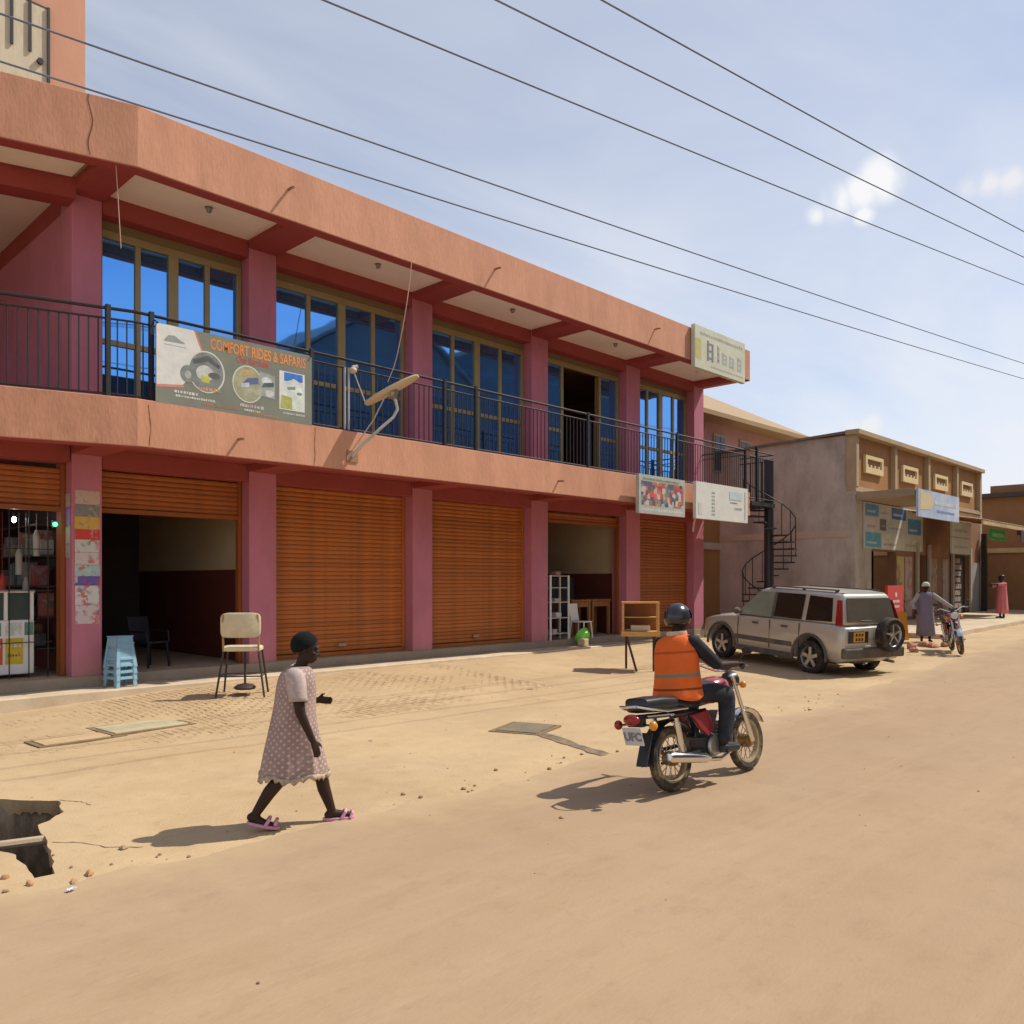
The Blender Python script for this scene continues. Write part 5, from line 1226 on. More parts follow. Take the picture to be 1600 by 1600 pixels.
    for s in (-1,1):
        m = MB(); m.cyl((-.43,s*.08,.64),(-.44,s*.16,.635),.010,n=6); st_ = m.build('indicator_stalk', M_mblk, t)
        m = MB(); m.ell((-.455,s*.19,.635),(.04,.035,.042)); m.build('indicator_lens', M_amber if s < 0 else M_rlens, st_, smooth=True)
    pl = MB().obox((-.50,0,.545),(.006,.20,.155),Matrix.Rotation(R(-12),3,'Y')).build('number_plate', mat('plate_white', (.55,.55,.57), .5), t)
    tx = text_mb('UFC', .10, 'CENTER', .004); Mr = Matrix.Rotation(R(-12),3,'Y') @ Matrix.Rotation(R(-90),3,'Z')
    shift(tx, Vector((-.506,0,.545)) + Matrix.Rotation(R(-12),3,'Y') @ Vector((0,0,-.035)), Mr).build('plate_lettering', mat('plate_grey_ink', (.22,.22,.24), .6), pl)
    # front end
    for s in (-1,1):
        m = MB(); m.cyl((1.24,s*.075,.29),(.99,s*.075,.94),.021,n=10); m.cyl((1.24,s*.075,.29),(1.12,s*.075,.60),.028,n=10); m.build('fork_leg', M_chrome, t, smooth=True)
    m = MB(); A = []
    for k in range(11):
        a = R(28+k*13); A.append([(1.24+.325*math.cos(a), s*.055, .30+.325*math.sin(a)-.012*abs(s)) for s in (-1,-.5,0,.5,1)])
    vs = [p for r in A for p in r]; m.add(vs+[((p[0]-1.24)*.975+1.24,p[1],(p[2]-.3)*.975+.3) for p in vs], [(r*5+c,r*5+c+1,(r+1)*5+c+1,(r+1)*5+c) for r in range(10) for c in range(4)]+[(55+(r+1)*5+c,55+(r+1)*5+c+1,55+r*5+c+1,55+r*5+c) for r in range(10) for c in range(4)])
    m.build('front_mudguard', M_chrome, t, smooth=True)
    hb = MB(); hb.tube([(.74,-.35,1.04),(.85,-.24,1.08),(.95,-.08,1.0),(.95,.08,1.0),(.85,.24,1.08),(.74,.35,1.04)], .012, 8); h = hb.build('handlebar', M_chrome, t, smooth=True)
    for s in (-1,1):
        MB().cyl((.725,s*.36,1.038),(.81,s*.285,1.06),.018,n=10).build('grip', M_mblk, h)
        m = MB(); m.tube([(.84,s*.25,1.08),(.88,s*.28,1.15),(.88,s*.30,1.17)], .006, 6); m.ell((.88,s*.33,1.19),(.012,.06,.035)); m.build('mirror', M_mblk, h, smooth=True)
        m = MB(); m.cyl((.88,s*.25,1.06),(.83,s*.36,1.05),.007,n=6); m.build('lever', M_alu, h)
    m = MB(); m.lathe([(0,-.09),(.06,-.08),(.085,-.03),(.09,.03),(.07,.05),(0,.055)], (1.06,0,.90), 'X', 20); m.build('headlight', M_mblk, t, smooth=True)
    m = MB(); m.lathe([(0,.058),(.07,.054),(.08,.045)], (1.06,0,.90), 'X', 20); m.build('headlight_lens', mat('clear_lens', (.7,.7,.7), .1), t, smooth=True)
    for s in (-1,1): 
        m = MB(); m.ell((1.03,s*.16,.86),(.035,.035,.035)); m.cyl((1.03,s*.06,.87),(1.03,s*.14,.86),.008,n=6); m.build('front_indicator', M_amber, t, smooth=True)
    m = MB(); m.lathe([(0,-.02),(.05,-.02),(.055,.02),(0,.03)], (1.0,0,1.03), 'Z', 14); m.build('speedometer', M_mblk, t, smooth=True)
    m = MB(); m.cyl((.56,-.24,.285),(.56,.24,.285),.012,n=8); m.build('footrest', M_mblk, t)
    m = MB()
    for s in (.10,): m.bar((.44,s,.37),(.0,s,.36),.03,.03); m.bar((.44,s,.26),(.0,s,.24),.03,.02)
    m.build('chain_guard', M_mblk, t)
    m = MB(); m.tube([(.45,.14,.22),(.40,.18,.10),(.38,.20,.02)], .01, 6); m.build('side_stand', M_mblk, t)
    return t
BIKE = (6.30, 4.14); BRZ = R(-2.5)
bike = motorcycle('red and black motorcycle ridden along the road edge', (BIKE[0], BIKE[1], gz(*BIKE)+.02), BRZ, lean=R(-6))
b2 = copy_tree(bike); tag(b2, 'motorcycle parked nose-on by the verge next to the person in grey', 'motorcycle')
b2.location = (21.9, 6.45, gz(21.9,6.45)+.01); b2.rotation_euler = (R(8), 0, R(205))
# ------------------------------------------------------------------ silver off-roader (x forward, y left)
M_silver = mat('champagne_silver_paint', (.50,.465,.40), .32, .05, 1, metal=.2, spec=.6, coat=.4, dirt=(.40,.29,.17), ds=2, damt=.35)
M_clad = mat('grey_plastic_cladding', (.10,.09,.08), .7, .15, 5, dirt=(.30,.2,.11), ds=4, damt=.5)
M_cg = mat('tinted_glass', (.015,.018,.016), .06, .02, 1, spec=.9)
M_cgl = mat('glass_painted_reflection', (.22,.26,.21), .08, .2, 3, spec=.9)  # paler copy of the car glass: a light reflection put into its colour
CX, CY = 17.34, 8.38
zr = gz(16.9,7.1)-.01; zf = gz(17.8,9.7)+.01
car = thing('parked_car', 'silver four-door off-road car parked nose to the shops with a spare wheel on its tailgate', 'car', (CX,CY,(zr+zf)/2), 0.)
WL[car.name] = Vector(); car.rotation_euler = (0, -math.atan2(zf-zr, 2.6), R(71.3))
def body_ring(x, hw, zb, zbelt, ztop):
    h = [(0,zb),(hw*.86,zb),(hw*.97,zb+.10),(hw,zb+.30),(hw*.995,(zb+zbelt)/2+.12),(hw*.965,zbelt-.03),(hw*.93,zbelt),(hw*.5,ztop),(0,ztop+.008)]
    return [(x,y,z) for y,z in h]+[(x,-y,z) for y,z in h[-2:0:-1]]
m = MB()
st_ = [(-2.14,.80,.42,.98,.99),(-2.10,.84,.36,1.0,1.01),(-1.95,.865,.30,1.03,1.04),(-1.2,.875,.28,1.03,1.04),(-.3,.875,.27,1.02,1.03),(.6,.87,.27,1.01,1.02),(1.0,.865,.27,.99,1.03),(1.4,.855,.28,.95,1.01),(1.75,.83,.30,.90,.96),(1.98,.76,.34,.84,.90),(2.08,.66,.40,.74,.80),(2.11,.60,.46,.66,.70)]
m.loft([body_ring(*s) for s in st_])
ob_ = m.build('body', M_silver)
cut = MB()
for x in (-1.32,1.28):
    cut.cyl((x,-1.2,.36),(x,-.52,.36),.42,n=32); cut.cyl((x,.52,.36),(x,1.2,.36),.42,n=32)
co = cut.build('cutter', M_silver)
bo = ob_.modifiers.new('b','BOOLEAN'); bo.object = co; bo.operation = 'DIFFERENCE'; bo.solver = 'EXACT'
bv = ob_.modifiers.new('v','BEVEL'); bv.width = .012; bv.segments = 2; bv.limit_method = 'ANGLE'; bv.angle_limit = R(40)
bme_ = bake(ob_); bpy.data.objects.remove(ob_); bpy.data.objects.remove(co)
put('body', bme_, car, smooth=True)
# wheel wells
for x in (-1.32,1.28): MB().box(x-.44,-.60,.25,x+.44,.60,.95).build('wheel_well', M_mblk, car)
# cabin
B_ = [(-2.08,.80),(1.02,.80),(1.02,-.80),(-2.08,-.80)]
def cab(t, x, sgn):   # y on the side plane
    return sgn*(.80-.14*t)
m = MB(); zb_, zt_ = 1.015, 1.66
R0 = [(-2.09,-.80,zb_),(1.02,-.78,zb_),(1.02,.78,zb_),(-2.09,.80,zb_)]; R1 = [(-1.93,-.66,zt_),(.22,-.64,zt_),(.22,.64,zt_),(-1.93,.66,zt_)]
m.loft([R0,R1]); o = m.build('cabin', M_silver, car, bevel=.11, seg=4, smooth=True)
m = MB(); m.loft([[(-1.88,-.60,1.655),(.12,-.58,1.655),(.12,.58,1.655),(-1.88,.60,1.655)],[(-1.6,-.45,1.695),(-.1,-.43,1.695),(-.1,.43,1.695),(-1.6,.45,1.695)]]); m.build('roof_skin', M_silver, car, smooth=True)
for s in (-1,1):
    def W(pts, name, mm_):
        m = MB(); q = []
        for x, z in pts:
            t = (z-zb_)/(zt_-zb_); y = .80-.14*t-.004*(x > 0)
            q.append(Vector((x, s*(y+.003), z)))
        q2 = [v+Vector((0,s*.008,0)) for v in q]; n = len(q)
        m.add(q+q2, [tuple(range(n)), tuple(range(2*n-1,n-1,-1))]+[(i,(i+1)%n,n+(i+1)%n,n+i) for i in range(n)]); return m.build(name, mm_, car)
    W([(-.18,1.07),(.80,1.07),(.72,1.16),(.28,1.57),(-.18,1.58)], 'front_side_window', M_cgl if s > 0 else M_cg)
    W([(-1.02,1.07),(-.27,1.07),(-.27,1.58),(-1.02,1.58)], 'rear_side_window', M_cg)
    W([(-1.80,1.09),(-1.14,1.07),(-1.14,1.57),(-1.72,1.55)], 'quarter_window', M_cg)
    W([(-.255,1.05),(-.195,1.05),(-.195,1.59),(-.255,1.59)], 'door_pillar', M_clad)
    # tail lamp on the rear pillar
    m = MB(); q = [(-2.075,s*.795,1.05),(-1.90,s*.805,1.05),(-1.84,s*.70,1.52),(-1.955,s*.69,1.52)]
    m.add(q+[(x-.012,y+s*.02,z) for x,y,z in q], [(0,1,2,3),(7,6,5,4),(0,4,5,1),(1,5,6,2),(2,6,7,3),(3,7,4,0)]); m.build('tail_lamp', M_rlens, car)
    m = MB(); m.bar((-1.75,s*.56,1.70),(.05,s*.55,1.70),.035,.03)
    for x in (-1.7,-.85,0): m.box(x-.03,s*.56-.02,1.655,x+.03,s*.56+.02,1.69)
    m.build('roof_rail', M_clad, car)
    for x in (-1.32,1.28):
        m = MB(); pts = [(x+.44*math.cos(a), s*.872, .36+.44*math.sin(a)) for a in [R(-8+k*14) for k in range(15)]]
        m.tube(pts, .03, 6); m.build('wheel_arch', M_clad, car, smooth=True)
    m = MB(); m.box(-.86,s*.872-.012,.50,.82,s*.872+.014,.60); m.build('side_moulding', M_clad, car, bevel=.008)
    m = MB(); m.box(-.88,s*.84-.02,.25,.84,s*.84+.02,.37); m.build('sill', M_clad, car, bevel=.01)
    for x in (-.72,.12): MB().box(x,s*.872-.005,.88,x+.17,s*.872+.02,.92).build('door_handle', M_clad, car, bevel=.006)
    for x in (-1.04,-.22,.74):
        MB().box(x-.005,s*.868-.006,.40,x+.005,s*.868+.008,1.0).build('door_gap', M_mblk, car)
    m = MB(); m.ell((.70,s*.95,1.12),(.05,.10,.075)); m.cyl((.72,s*.80,1.08),(.70,s*.9,1.1),.02,n=8); m.build('door_mirror', M_clad, car, smooth=True)
    m = MB(); m.ell((2.0,s*.58,.76),(.08,.14,.07)); m.build('headlamp', mat('clear_lens', ()), car, smooth=True)
    for x in (-1.32,1.28):
        m = MB(); w0 = .335; yy = s*.76
        m.lathe([(w0-.11,-.105),(w0-.03,-.11),(w0,-.08),(w0,.08),(w0-.03,.11),(w0-.11,.105)], (x,yy,w0), 'Y', 32, closed=True); ty = m.build('wheel', M_rubber, car, smooth=True)
        m = MB(); m.lathe([(w0-.112,s*.09),(w0-.13,s*.06),(w0-.125,-.08)], (x,yy,w0), 'Y', 28)
        m.lathe([(0,s*.075),(.06,s*.075),(.07,s*.05)], (x,yy,w0), 'Y', 16)
        for k in range(5):
            a = 2*math.pi*k/5+.3
            m.bar((x+.04*math.cos(a),yy+s*.06,w0+.04*math.sin(a)),(x+.21*math.cos(a),yy+s*.06,w0+.21*math.sin(a)),.03,.07)
        m.build('rim', M_alu, ty, smooth=True)
        m = MB(); m.lathe([(0,s*.0),(.15,s*.0)], (x,yy,w0), 'Y', 20); m.build('brake_disc', M_eng, ty)
# windscreen, rear glass, tailgate details
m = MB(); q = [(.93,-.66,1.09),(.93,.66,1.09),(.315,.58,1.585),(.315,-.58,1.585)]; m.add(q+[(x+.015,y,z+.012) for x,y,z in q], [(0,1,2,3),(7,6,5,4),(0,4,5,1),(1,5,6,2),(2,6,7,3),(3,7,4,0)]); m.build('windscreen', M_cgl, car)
m = MB(); q = [(-2.065,-.68,1.10),(-2.065,.68,1.10),(-1.955,.60,1.56),(-1.955,-.60,1.56)]; m.add([(x-.006,y,z) for x,y,z in q]+[(x-.022,y,z) for x,y,z in q], [(0,1,2,3),(7,6,5,4),(0,4,5,1),(1,5,6,2),(2,6,7,3),(3,7,4,0)]); m.build('rear_window', mat('dusty_rear_glass', (.10,.085,.065), .2, .15, 3, spec=.8), car)
m = MB(); m.tube([(-2.10,.05,1.12),(-2.115,.35,1.13)], .012, 6); m.build('rear_wiper', M_mblk, car)
MB().box(-2.20,-.84,.40,-2.08,.84,.60).build('rear_bumper', M_clad, car, bevel=.03)
m = MB(); m.loft([[(-2.16,-.80,.61),(-2.06,-.84,.61),(-2.06,.84,.61),(-2.16,.80,.61)],[(-2.13,-.80,.68),(-2.06,-.83,.68),(-2.06,.83,.68),(-2.13,.80,.68)]]); m.build('bumper_cap', M_silver, car, bevel=.01)
MB().box(2.02,-.74,.36,2.16,.74,.56).build('front_bumper', M_silver, car, bevel=.03)
MB().box(2.07,-.40,.66,2.10,.40,.78).build('grille', M_mblk, car)
MB().box(-2.165,.18,.70,-2.142,.72,.93).build('plate_recess', M_mblk, car, bevel=.01)
pl = MB().box(-2.175,.30,.72,-2.166,.60,.91).build('number_plate', mat('amber_plate', (.62,.30,.03), .5), car)
for z in (.835,.745):
    mm = MB(); 
    for k in range(3): mm.box(-2.178,.34+k*.08,z,-2.1752,.39+k*.08,z+.055)
    mm.build('plate_marks', M_black, pl)
# spare wheel
m = MB(); c_ = (-2.30,-.26,.86); w0 = .335
m.lathe([(w0-.11,-.10),(w0-.03,-.105),(w0,-.07),(w0,.07),(w0-.03,.105),(w0-.11,.10)], c_, 'X', 32, closed=True); sp = m.build('spare_wheel', M_rubber, car, smooth=True)
m = MB(); m.lathe([(w0-.112,-.085),(w0-.135,-.05),(w0-.125,.08)], c_, 'X', 28); m.lathe([(0,-.07),(.06,-.07),(.07,-.04)], c_, 'X', 16)
for k in range(5):
    a = 2*math.pi*k/5+.2
    m.bar((c_[0]-.05,c_[1]+.04*math.cos(a),c_[2]+.04*math.sin(a)),(c_[0]-.05,c_[1]+.21*math.cos(a),c_[2]+.21*math.sin(a)),.07,.03)
m.build('rim', M_alu, sp, smooth=True)
m = MB(); m.lathe([(0,.02),(.2,.02)], c_, 'X', 20); m.build('rim_back', M_eng, sp)
MB().box(-2.22,-.36,.76,-2.13,-.16,.96).build('spare_bracket', M_mblk, car)
m = MB(); m.cyl((-2.18,-.55,.30),(-1.7,-.55,.32),.03,n=10); m.build('exhaust', M_steel, car)
m = MB(); m.box(-1.9,-.3,.26,1.7,.3,.30); m.cyl((-1.32,-.7,.34),(-1.32,.7,.34),.05,n=8); m.build('underbody', M_mblk, car)
# driver's seats seen through the glass
for y in (-.35,.35):
    m = MB(); m.box(-.2,y-.24,.6,.3,y+.24,.8); m.obox((-.28,y,1.05),(.14,.46,.6),Matrix.Rotation(R(-12),3,'Y')); m.build('front_seat', M_clad, car, bevel=.04)
# ------------------------------------------------------------------ people: capsule skeletons fused into one continuous skin
def capsule(m, a, b, r0, r1, n=14):
    a = Vector(a); b = Vector(b); d = b-a; L = d.length; d.normalize(); pts = []; rs = []
    for k in range(4): t = R(-85+k*28.3); pts.append(a+d*r0*math.sin(t)); rs.append(r0*math.cos(t))
    pts.append(a); rs.append(r0); pts.append(b); rs.append(r1)
    for k in range(1,5): t = R(k*21.2); pts.append(b+d*r1*math.sin(t)); rs.append(r1*math.cos(t))
    vs = []; u = d.orthogonal().normalized(); v = d.cross(u)
    for p, r in zip(pts, rs): vs += [p+(u*math.cos(2*math.pi*k/n)+v*math.sin(2*math.pi*k/n))*max(r,.0005) for k in range(n)]
    fs = [(i*n+k, i*n+(k+1)%n, (i+1)*n+(k+1)%n, (i+1)*n+k) for i in range(len(pts)-1) for k in range(n)]
    fs += [tuple(range(n-1,-1,-1)), tuple(range(len(vs)-n, len(vs)))]
    m.add(vs, fs)
def chain(m, pts):
    for (a, ra), (b, rb) in zip(pts, pts[1:]): capsule(m, a, b, ra, rb)
def fuse(m, voxel, smooth=6):
    me = m.mesh('fuse'); o = bpy.data.objects.new('fuse', me); COL.objects.link(o)
    r = o.modifiers.new('r','REMESH'); r.mode = 'VOXEL'; r.voxel_size = voxel
    s = o.modifiers.new('s','SMOOTH'); s.iterations = smooth; s.factor = .5
    out = bake(o); bpy.data.objects.remove(o); bpy.data.meshes.remove(me); return out
def hand(m, wrist, dirv, side, curl, sc_=1., grip=False):
    """palm plus five fingers; dirv along the hand, side = thumb direction"""
    w_ = Vector(wrist); d = Vector(dirv).normalized(); s = Vector(side); s = (s-d*s.dot(d)).normalized(); nrm = Vector(curl); nrm = (nrm-d*nrm.dot(d)-s*nrm.dot(s)).normalized()
    pl = .075*sc_
    for k in (-1.2,-.4,.4,1.2): capsule(m, w_+s*.006*k, w_+d*pl+s*.0165*k*sc_, .017*sc_, .0125*sc_, 8)
    L = (.062,.072,.066,.052); bend = 70 if grip else 24
    for i, k in enumerate((1.35,.45,-.45,-1.35)):
        p = w_+d*pl+s*.0165*k*sc_; a = R(bend*.5)
        for j in range(3):
            q = p+(d*math.cos(a)+nrm*math.sin(a))*L[i]*sc_*(.45,.32,.25)[j]; capsule(m, p, q, .0095*sc_, .0085*sc_, 8); p = q; a += R(bend)
    p = w_+d*.022*sc_+s*.022*sc_; dd = (d*.7+s*.7+nrm*.25).normalized(); q = p+dd*.038*sc_; capsule(m, p, q, .012*sc_, .010*sc_, 8)
    q2 = q+(d*.85+s*.2+nrm*.45).normalized()*.03*sc_; capsule(m, q, q2, .010*sc_, .008*sc_, 8)
def head(m, c, f, up, s=1.):
    """skull, jaw, nose, lips, ears; c centre, f facing"""
    c = Vector(c); f = Vector(f).normalized(); up = (Vector(up)-f*Vector(up).dot(f)).normalized(); l = up.cross(f)
    M3 = Matrix((f, l, up)).transposed()
    P = lambda x, y, z: c+f*x*s+l*y*s+up*z*s
    m.ell(P(-.012,0,.022), (.097*s,.074*s,.093*s), M3); m.ell(P(.022,0,-.045), (.066*s,.058*s,.068*s), M3)
    m.ell(P(.050,0,-.085), (.034*s,.034*s,.026*s), M3, 10, 8)
    capsule(m, P(.083,0,.005), P(.100,0,-.028), .010*s, .015*s, 8)
    for y in (-1,1): m.ell(P(.094,y*.014,-.036), (.010*s,.010*s,.008*s), M3, 8, 6)
    m.ell(P(.085,0,-.062), (.012*s,.026*s,.008*s), M3, 8, 6); m.ell(P(.081,0,-.075), (.012*s,.022*s,.008*s), M3, 8, 6)
    for y in (-1,1):
        m.ell(P(-.012,y*.076,-.008), (.018*s,.008*s,.030*s), M3, 8, 6); capsule(m, P(.080,y*.045,.022), P(.088,y*.018,.025), .010*s, .010*s, 8)
        m.ell(P(.06,y*.042,-.028), (.026*s,.022*s,.022*s), M3, 8, 6)
    return P, M3
M_skin = mat('dark_brown_skin', (.036,.018,.012), .55, .12, 12, spec=.25)
M_eye = mat('eye', (.16,.14,.12), .3)
def rest(name, me, mtl, parent, label=None):
    me.materials.clear(); me.materials.append(mtl); return put(name, me, parent, smooth=True, label=label)
def eyes(P, parent):
    for y in (-1,1):
        m = MB(); m.ell(P(.080,y*.031,.004),(.010,.012,.008), None, 8, 6); m.build('eye', M_eye, parent, smooth=True)
# ---- woman walking
WX, WY = 3.44, 5.72
wm = thing('person', 'person in a dotted mauve dress and pink slippers walking into the road', 'person', (WX,WY,gz(WX,WY)), R(-33)); WL[wm.name] = Vector()
m = MB()
chain(m, [((0,0,.80),.125),((.0,0,.95),.105),((.015,0,1.08),.115),((.02,0,1.15),.10)])
for s in (-1,1): capsule(m, (0,s*.06,.82), (0,s*.075,.78), .105, .095); capsule(m, (.02,s*.06,1.14),(.02,s*.145,1.165),.07,.055)
capsule(m, (.035,0,1.17),(.065,0,1.29),.048,.043)
P, M3 = head(m, (.095,0,1.375), (1,.0,-.22), (.2,0,1))
chain(m, [((0,.085,.76),.085),((.19,.085,.43),.058),((.20,.085,.38),.054),((.225,.085,.26),.052),((.285,.085,.085),.034)])     # left leg forward
chain(m, [((0,-.085,.76),.085),((-.085,-.085,.43),.058),((-.105,-.085,.38),.054),((-.18,-.085,.29),.052),((-.285,-.085,.125),.034)])   # right leg back
chain(m, [((.275,.085,.06),.034),((.34,.087,.050),.032),((.42,.09,.038),.026)]); capsule(m,(.26,.085,.045),(.28,.085,.05),.034,.034)
chain(m, [((-.30,-.085,.11),.034),((-.235,-.085,.068),.031),((-.165,-.088,.040),.026)]); capsule(m,(-.312,-.085,.11),(-.29,-.085,.10),.034,.034)
chain(m, [((.02,-.165,1.15),.050),((.05,-.205,.93),.040),((.055,-.207,.90),.037),((.14,-.20,.70),.026)]); hand(m, (.145,-.20,.69), (.35,.02,-1), (.8,.4,.2), (.2,.6,0))
chain(m, [((.02,.165,1.15),.050),((.03,.225,.94),.040),((.04,.222,.925),.037),((.165,.10,.955),.026)]); hand(m, (.172,.095,.957), (1,-.35,.02), (0,0,1), (0,-1,-.2))
bd = rest('body', fuse(m, .0075, 5), M_skin, wm); eyes(P, wm)
# cap / head wrap
m = MB(); cc = Vector((.078,0,1.405)); Mh = Matrix.Rotation(R(-14),3,'Y'); vs = []; nu, nv = 28, 12
for j in range(nv+1):
    ph = R(2+j*9.2)
    for i in range(nu):
        th = 2*math.pi*i/nu; lim = 1.0-.22*max(0, math.cos(th)); q = ph*lim
        r_ = 1+.02*noise.noise(Vector((math.cos(th)*3, math.sin(th)*3, j*.5)))
        vs.append(cc+Mh @ Vector((.108*math.sin(q)*math.cos(th)*r_, .087*math.sin(q)*math.sin(th)*r_, .104*math.cos(q)*r_)))
m.add(vs, [(j*nu+i,(j+1)*nu+i,(j+1)*nu+(i+1)%nu,j*nu+(i+1)%nu) for j in range(nv) for i in range(nu)]+[tuple(range(nu))])
m.build('head_wrap', mat('dark_green_wrap', (.004,.006,.0055), .95, .3, 30, .4, 60), wm, smooth=True)
# dress
def dress_mat():
    m_ = mat('dotted_mauve_cotton', (.33,.235,.21), .9, .18, 6, .2, 60); t = m_.node_tree; b = t.nodes['Principled BSDF']; src = b.inputs['Base Color'].links[0].from_socket
    c = t.nodes.new('ShaderNodeTexCoord'); mp = t.nodes.new('ShaderNodeMapping'); mp.inputs['Scale'].default_value = (1,.55,1); t.links.new(c.outputs['UV'], mp.inputs[0])
    def dots(scale, off, rad, col, src):
        mp = t.nodes.new('ShaderNodeMapping'); mp.inputs['Scale'].default_value = (scale,scale,1); mp.inputs['Location'].default_value = off; t.links.new(c.outputs['UV'], mp.inputs[0])
        fr = t.nodes.new('ShaderNodeVectorMath'); fr.operation = 'FRACTION'; t.links.new(mp.outputs[0], fr.inputs[0])
        ds = t.nodes.new('ShaderNodeVectorMath'); ds.operation = 'DISTANCE'; ds.inputs[1].default_value = (.5,.5,0); t.links.new(fr.outputs[0], ds.inputs[0])
        lt = t.nodes.new('ShaderNodeMath'); lt.operation = 'LESS_THAN'; lt.inputs[1].default_value = rad; t.links.new(ds.outputs['Value'], lt.inputs[0])
        x = t.nodes.new('ShaderNodeMixRGB'); x.inputs[2].default_value = (*col,1); t.links.new(lt.outputs[0], x.inputs[0]); t.links.new(src, x.inputs[1]); return x.outputs[0]
    s_ = dots(18, (0,0,0), .16, (.54,.44,.38), src); s_ = dots(18, (.5,.5,0), .15, (.54,.40,.33), s_)
    t.links.new(s_, b.inputs['Base Color']); return m_
M_dress = dress_mat()
prof = [(1.245,.045,.064,.078),(1.225,.035,.095,.13),(1.19,.022,.128,.19),(1.12,.020,.148,.19),(1.04,.014,.154,.185),(.95,.006,.157,.185),(.86,-.002,.160,.185),(.76,-.008,.168,.187),(.66,-.010,.176,.188),(.56,-.012,.184,.188),(.47,-.012,.192,.19),(.41,-.010,.198,.19)]
nd = 56; vs = []; fs = []; uvs = []
def dpt(j, i):
    z, cx, rx, ry = prof[j]; th = 2*math.pi*i/nd; k = sstep(1.0,.40,z)
    fold = 1+.075*k*math.sin(7*th+.6+z*2)+.04*k*math.sin(13*th+2-z*3)+.05*noise.noise(Vector((math.cos(th)*2,math.sin(th)*2,z*6)))
    back = -.05*k*max(0,-math.cos(th)); fwd = .055*k*max(0,math.cos(th))
    return Vector((cx+(rx*math.cos(th))*fold+back+fwd, ry*math.sin(th)*fold, z+.012*k*math.sin(5*th)))
for j in range(len(prof)):
    for i in range(nd): vs.append(dpt(j,i))
for j in range(len(prof)-1):
    for i in range(nd): fs.append((j*nd+i,(j+1)*nd+i,(j+1)*nd+(i+1)%nd,j*nd+(i+1)%nd))
me = bpy.data.meshes.new('dress'); me.from_pydata(vs,[],fs); uv = me.uv_layers.new(name='UVMap')
for p in me.polygons:
    us = [ (me.loops[l].vertex_index % nd) for l in p.loop_indices]; wrap = max(us)-min(us) > nd/2
    for l in p.loop_indices:
        vi = me.loops[l].vertex_index; u = vi % nd; u = u+nd if wrap and u < nd/2 else u
        uv.data[l].uv = (u/nd*1.10, vs[vi].z*1.0)
me.materials.append(M_dress); dr = put('dress', me, wm, smooth=True)
so = dr.modifiers.new('s','SOLIDIFY'); so.thickness = .006; sb = dr.modifiers.new('d','SUBSURF'); sb.levels = 1; sb.render_levels = 1
# frilled hem
m = MB(); A = []; B = []
nf = 220
for i in range(nf):
    p = dpt(len(prof)-1, i*nd/nf); c_ = Vector((-.012,0,p.z)); o_ = (p-c_).normalized()
    A.append(p+Vector((0,0,.008))+o_*.004); B.append(p+o_*(.006+.005*math.sin(i*2*math.pi/nf*44))+Vector((0,0,-.032+.012*math.sin(i*2*math.pi/nf*22))))
m.add(A+B, [(i,(i+1)%nf,nf+(i+1)%nf,nf+i) for i in range(nf)]); h = m.build('hem_frill', mat('cream_mauve_frill', (.46,.36,.25), .9, .3, 30), dr, smooth=True)
h.modifiers.new('s','SOLIDIFY').thickness = .004
for s in (-1,1):
    m = MB(); e = Vector((.042,s*.197,.985)); a = Vector((.015,s*.150,1.185)); d = (e-a).normalized(); u = Vector((1,0,0)); v = d.cross(u).normalized(); rings = []
    for t_, r_ in ((-.28,.020),(-.2,.050),(0,.074),(.3,.076),(.6,.072),(.85,.069),(1,.068)):
        rings.append([(a+(e-a)*t_)+(u*math.cos(q)+v*math.sin(q))*r_*(1+.05*math.sin(3*q+s)) for q in [2*math.pi*k/20 for k in range(20)]])
    m.loft(rings, caps=False); o = m.build('sleeve', mat('sunlit_tone_sleeve', (.46,.37,.33), .9, .2, 26), dr, smooth=True); o.modifiers.new('s','SOLIDIFY').thickness = .004  # paler than the dress: sunlight on the shoulder put into the sleeve colour
# slippers
M_slip = mat('pink_foam', (.62,.30,.40), .7, .08, 10)
def slipper(lbl, heel, toe, z_h, z_t, y):
    m = MB(); n = 18; top = []; bot = []
    for k in range(n):
        a = 2*math.pi*k/n; u = .5-.5*math.cos(a) if False else (math.cos(a)+1)/2; w_ = .046*math.sin(a)*(1+.15*math.cos(a))
        x = heel+(toe-heel)*u; z = z_h+(z_t-z_h)*u; top.append((x,y+w_,z+.022)); bot.append((x,y+w_,z))
    m.loft([bot,top]); t_ = tag(m.build('slipper', M_slip, wm, bevel=.004, smooth=True), lbl, 'slipper'); del t_['category']
    m = MB()
    x0 = heel+(toe-heel)*.56; z0 = z_h+(z_t-z_h)*.56
    m.tube([(x0+.0,y+.046,z0+.018),(x0+.03,y+.038,z0+.062),(x0+.035,y,z0+.074),(x0+.03,y-.038,z0+.062),(x0,y-.046,z0+.018)], .014, 8)
    m.tube([(x0+.07,y+.044,z0+.016),(x0+.085,y+.03,z0+.050),(x0+.088,y,z0+.058),(x0+.085,y-.03,z0+.050),(x0+.07,y-.044,z0+.016)], .013, 8); m.build('strap', M_slip, t_, smooth=True)
slipper('pink slipper on the forward foot', .215, .475, .004, .006, .088)
slipper('pink slipper on the trailing foot, heel lifted', -.345, -.10, .062, .004, -.088)
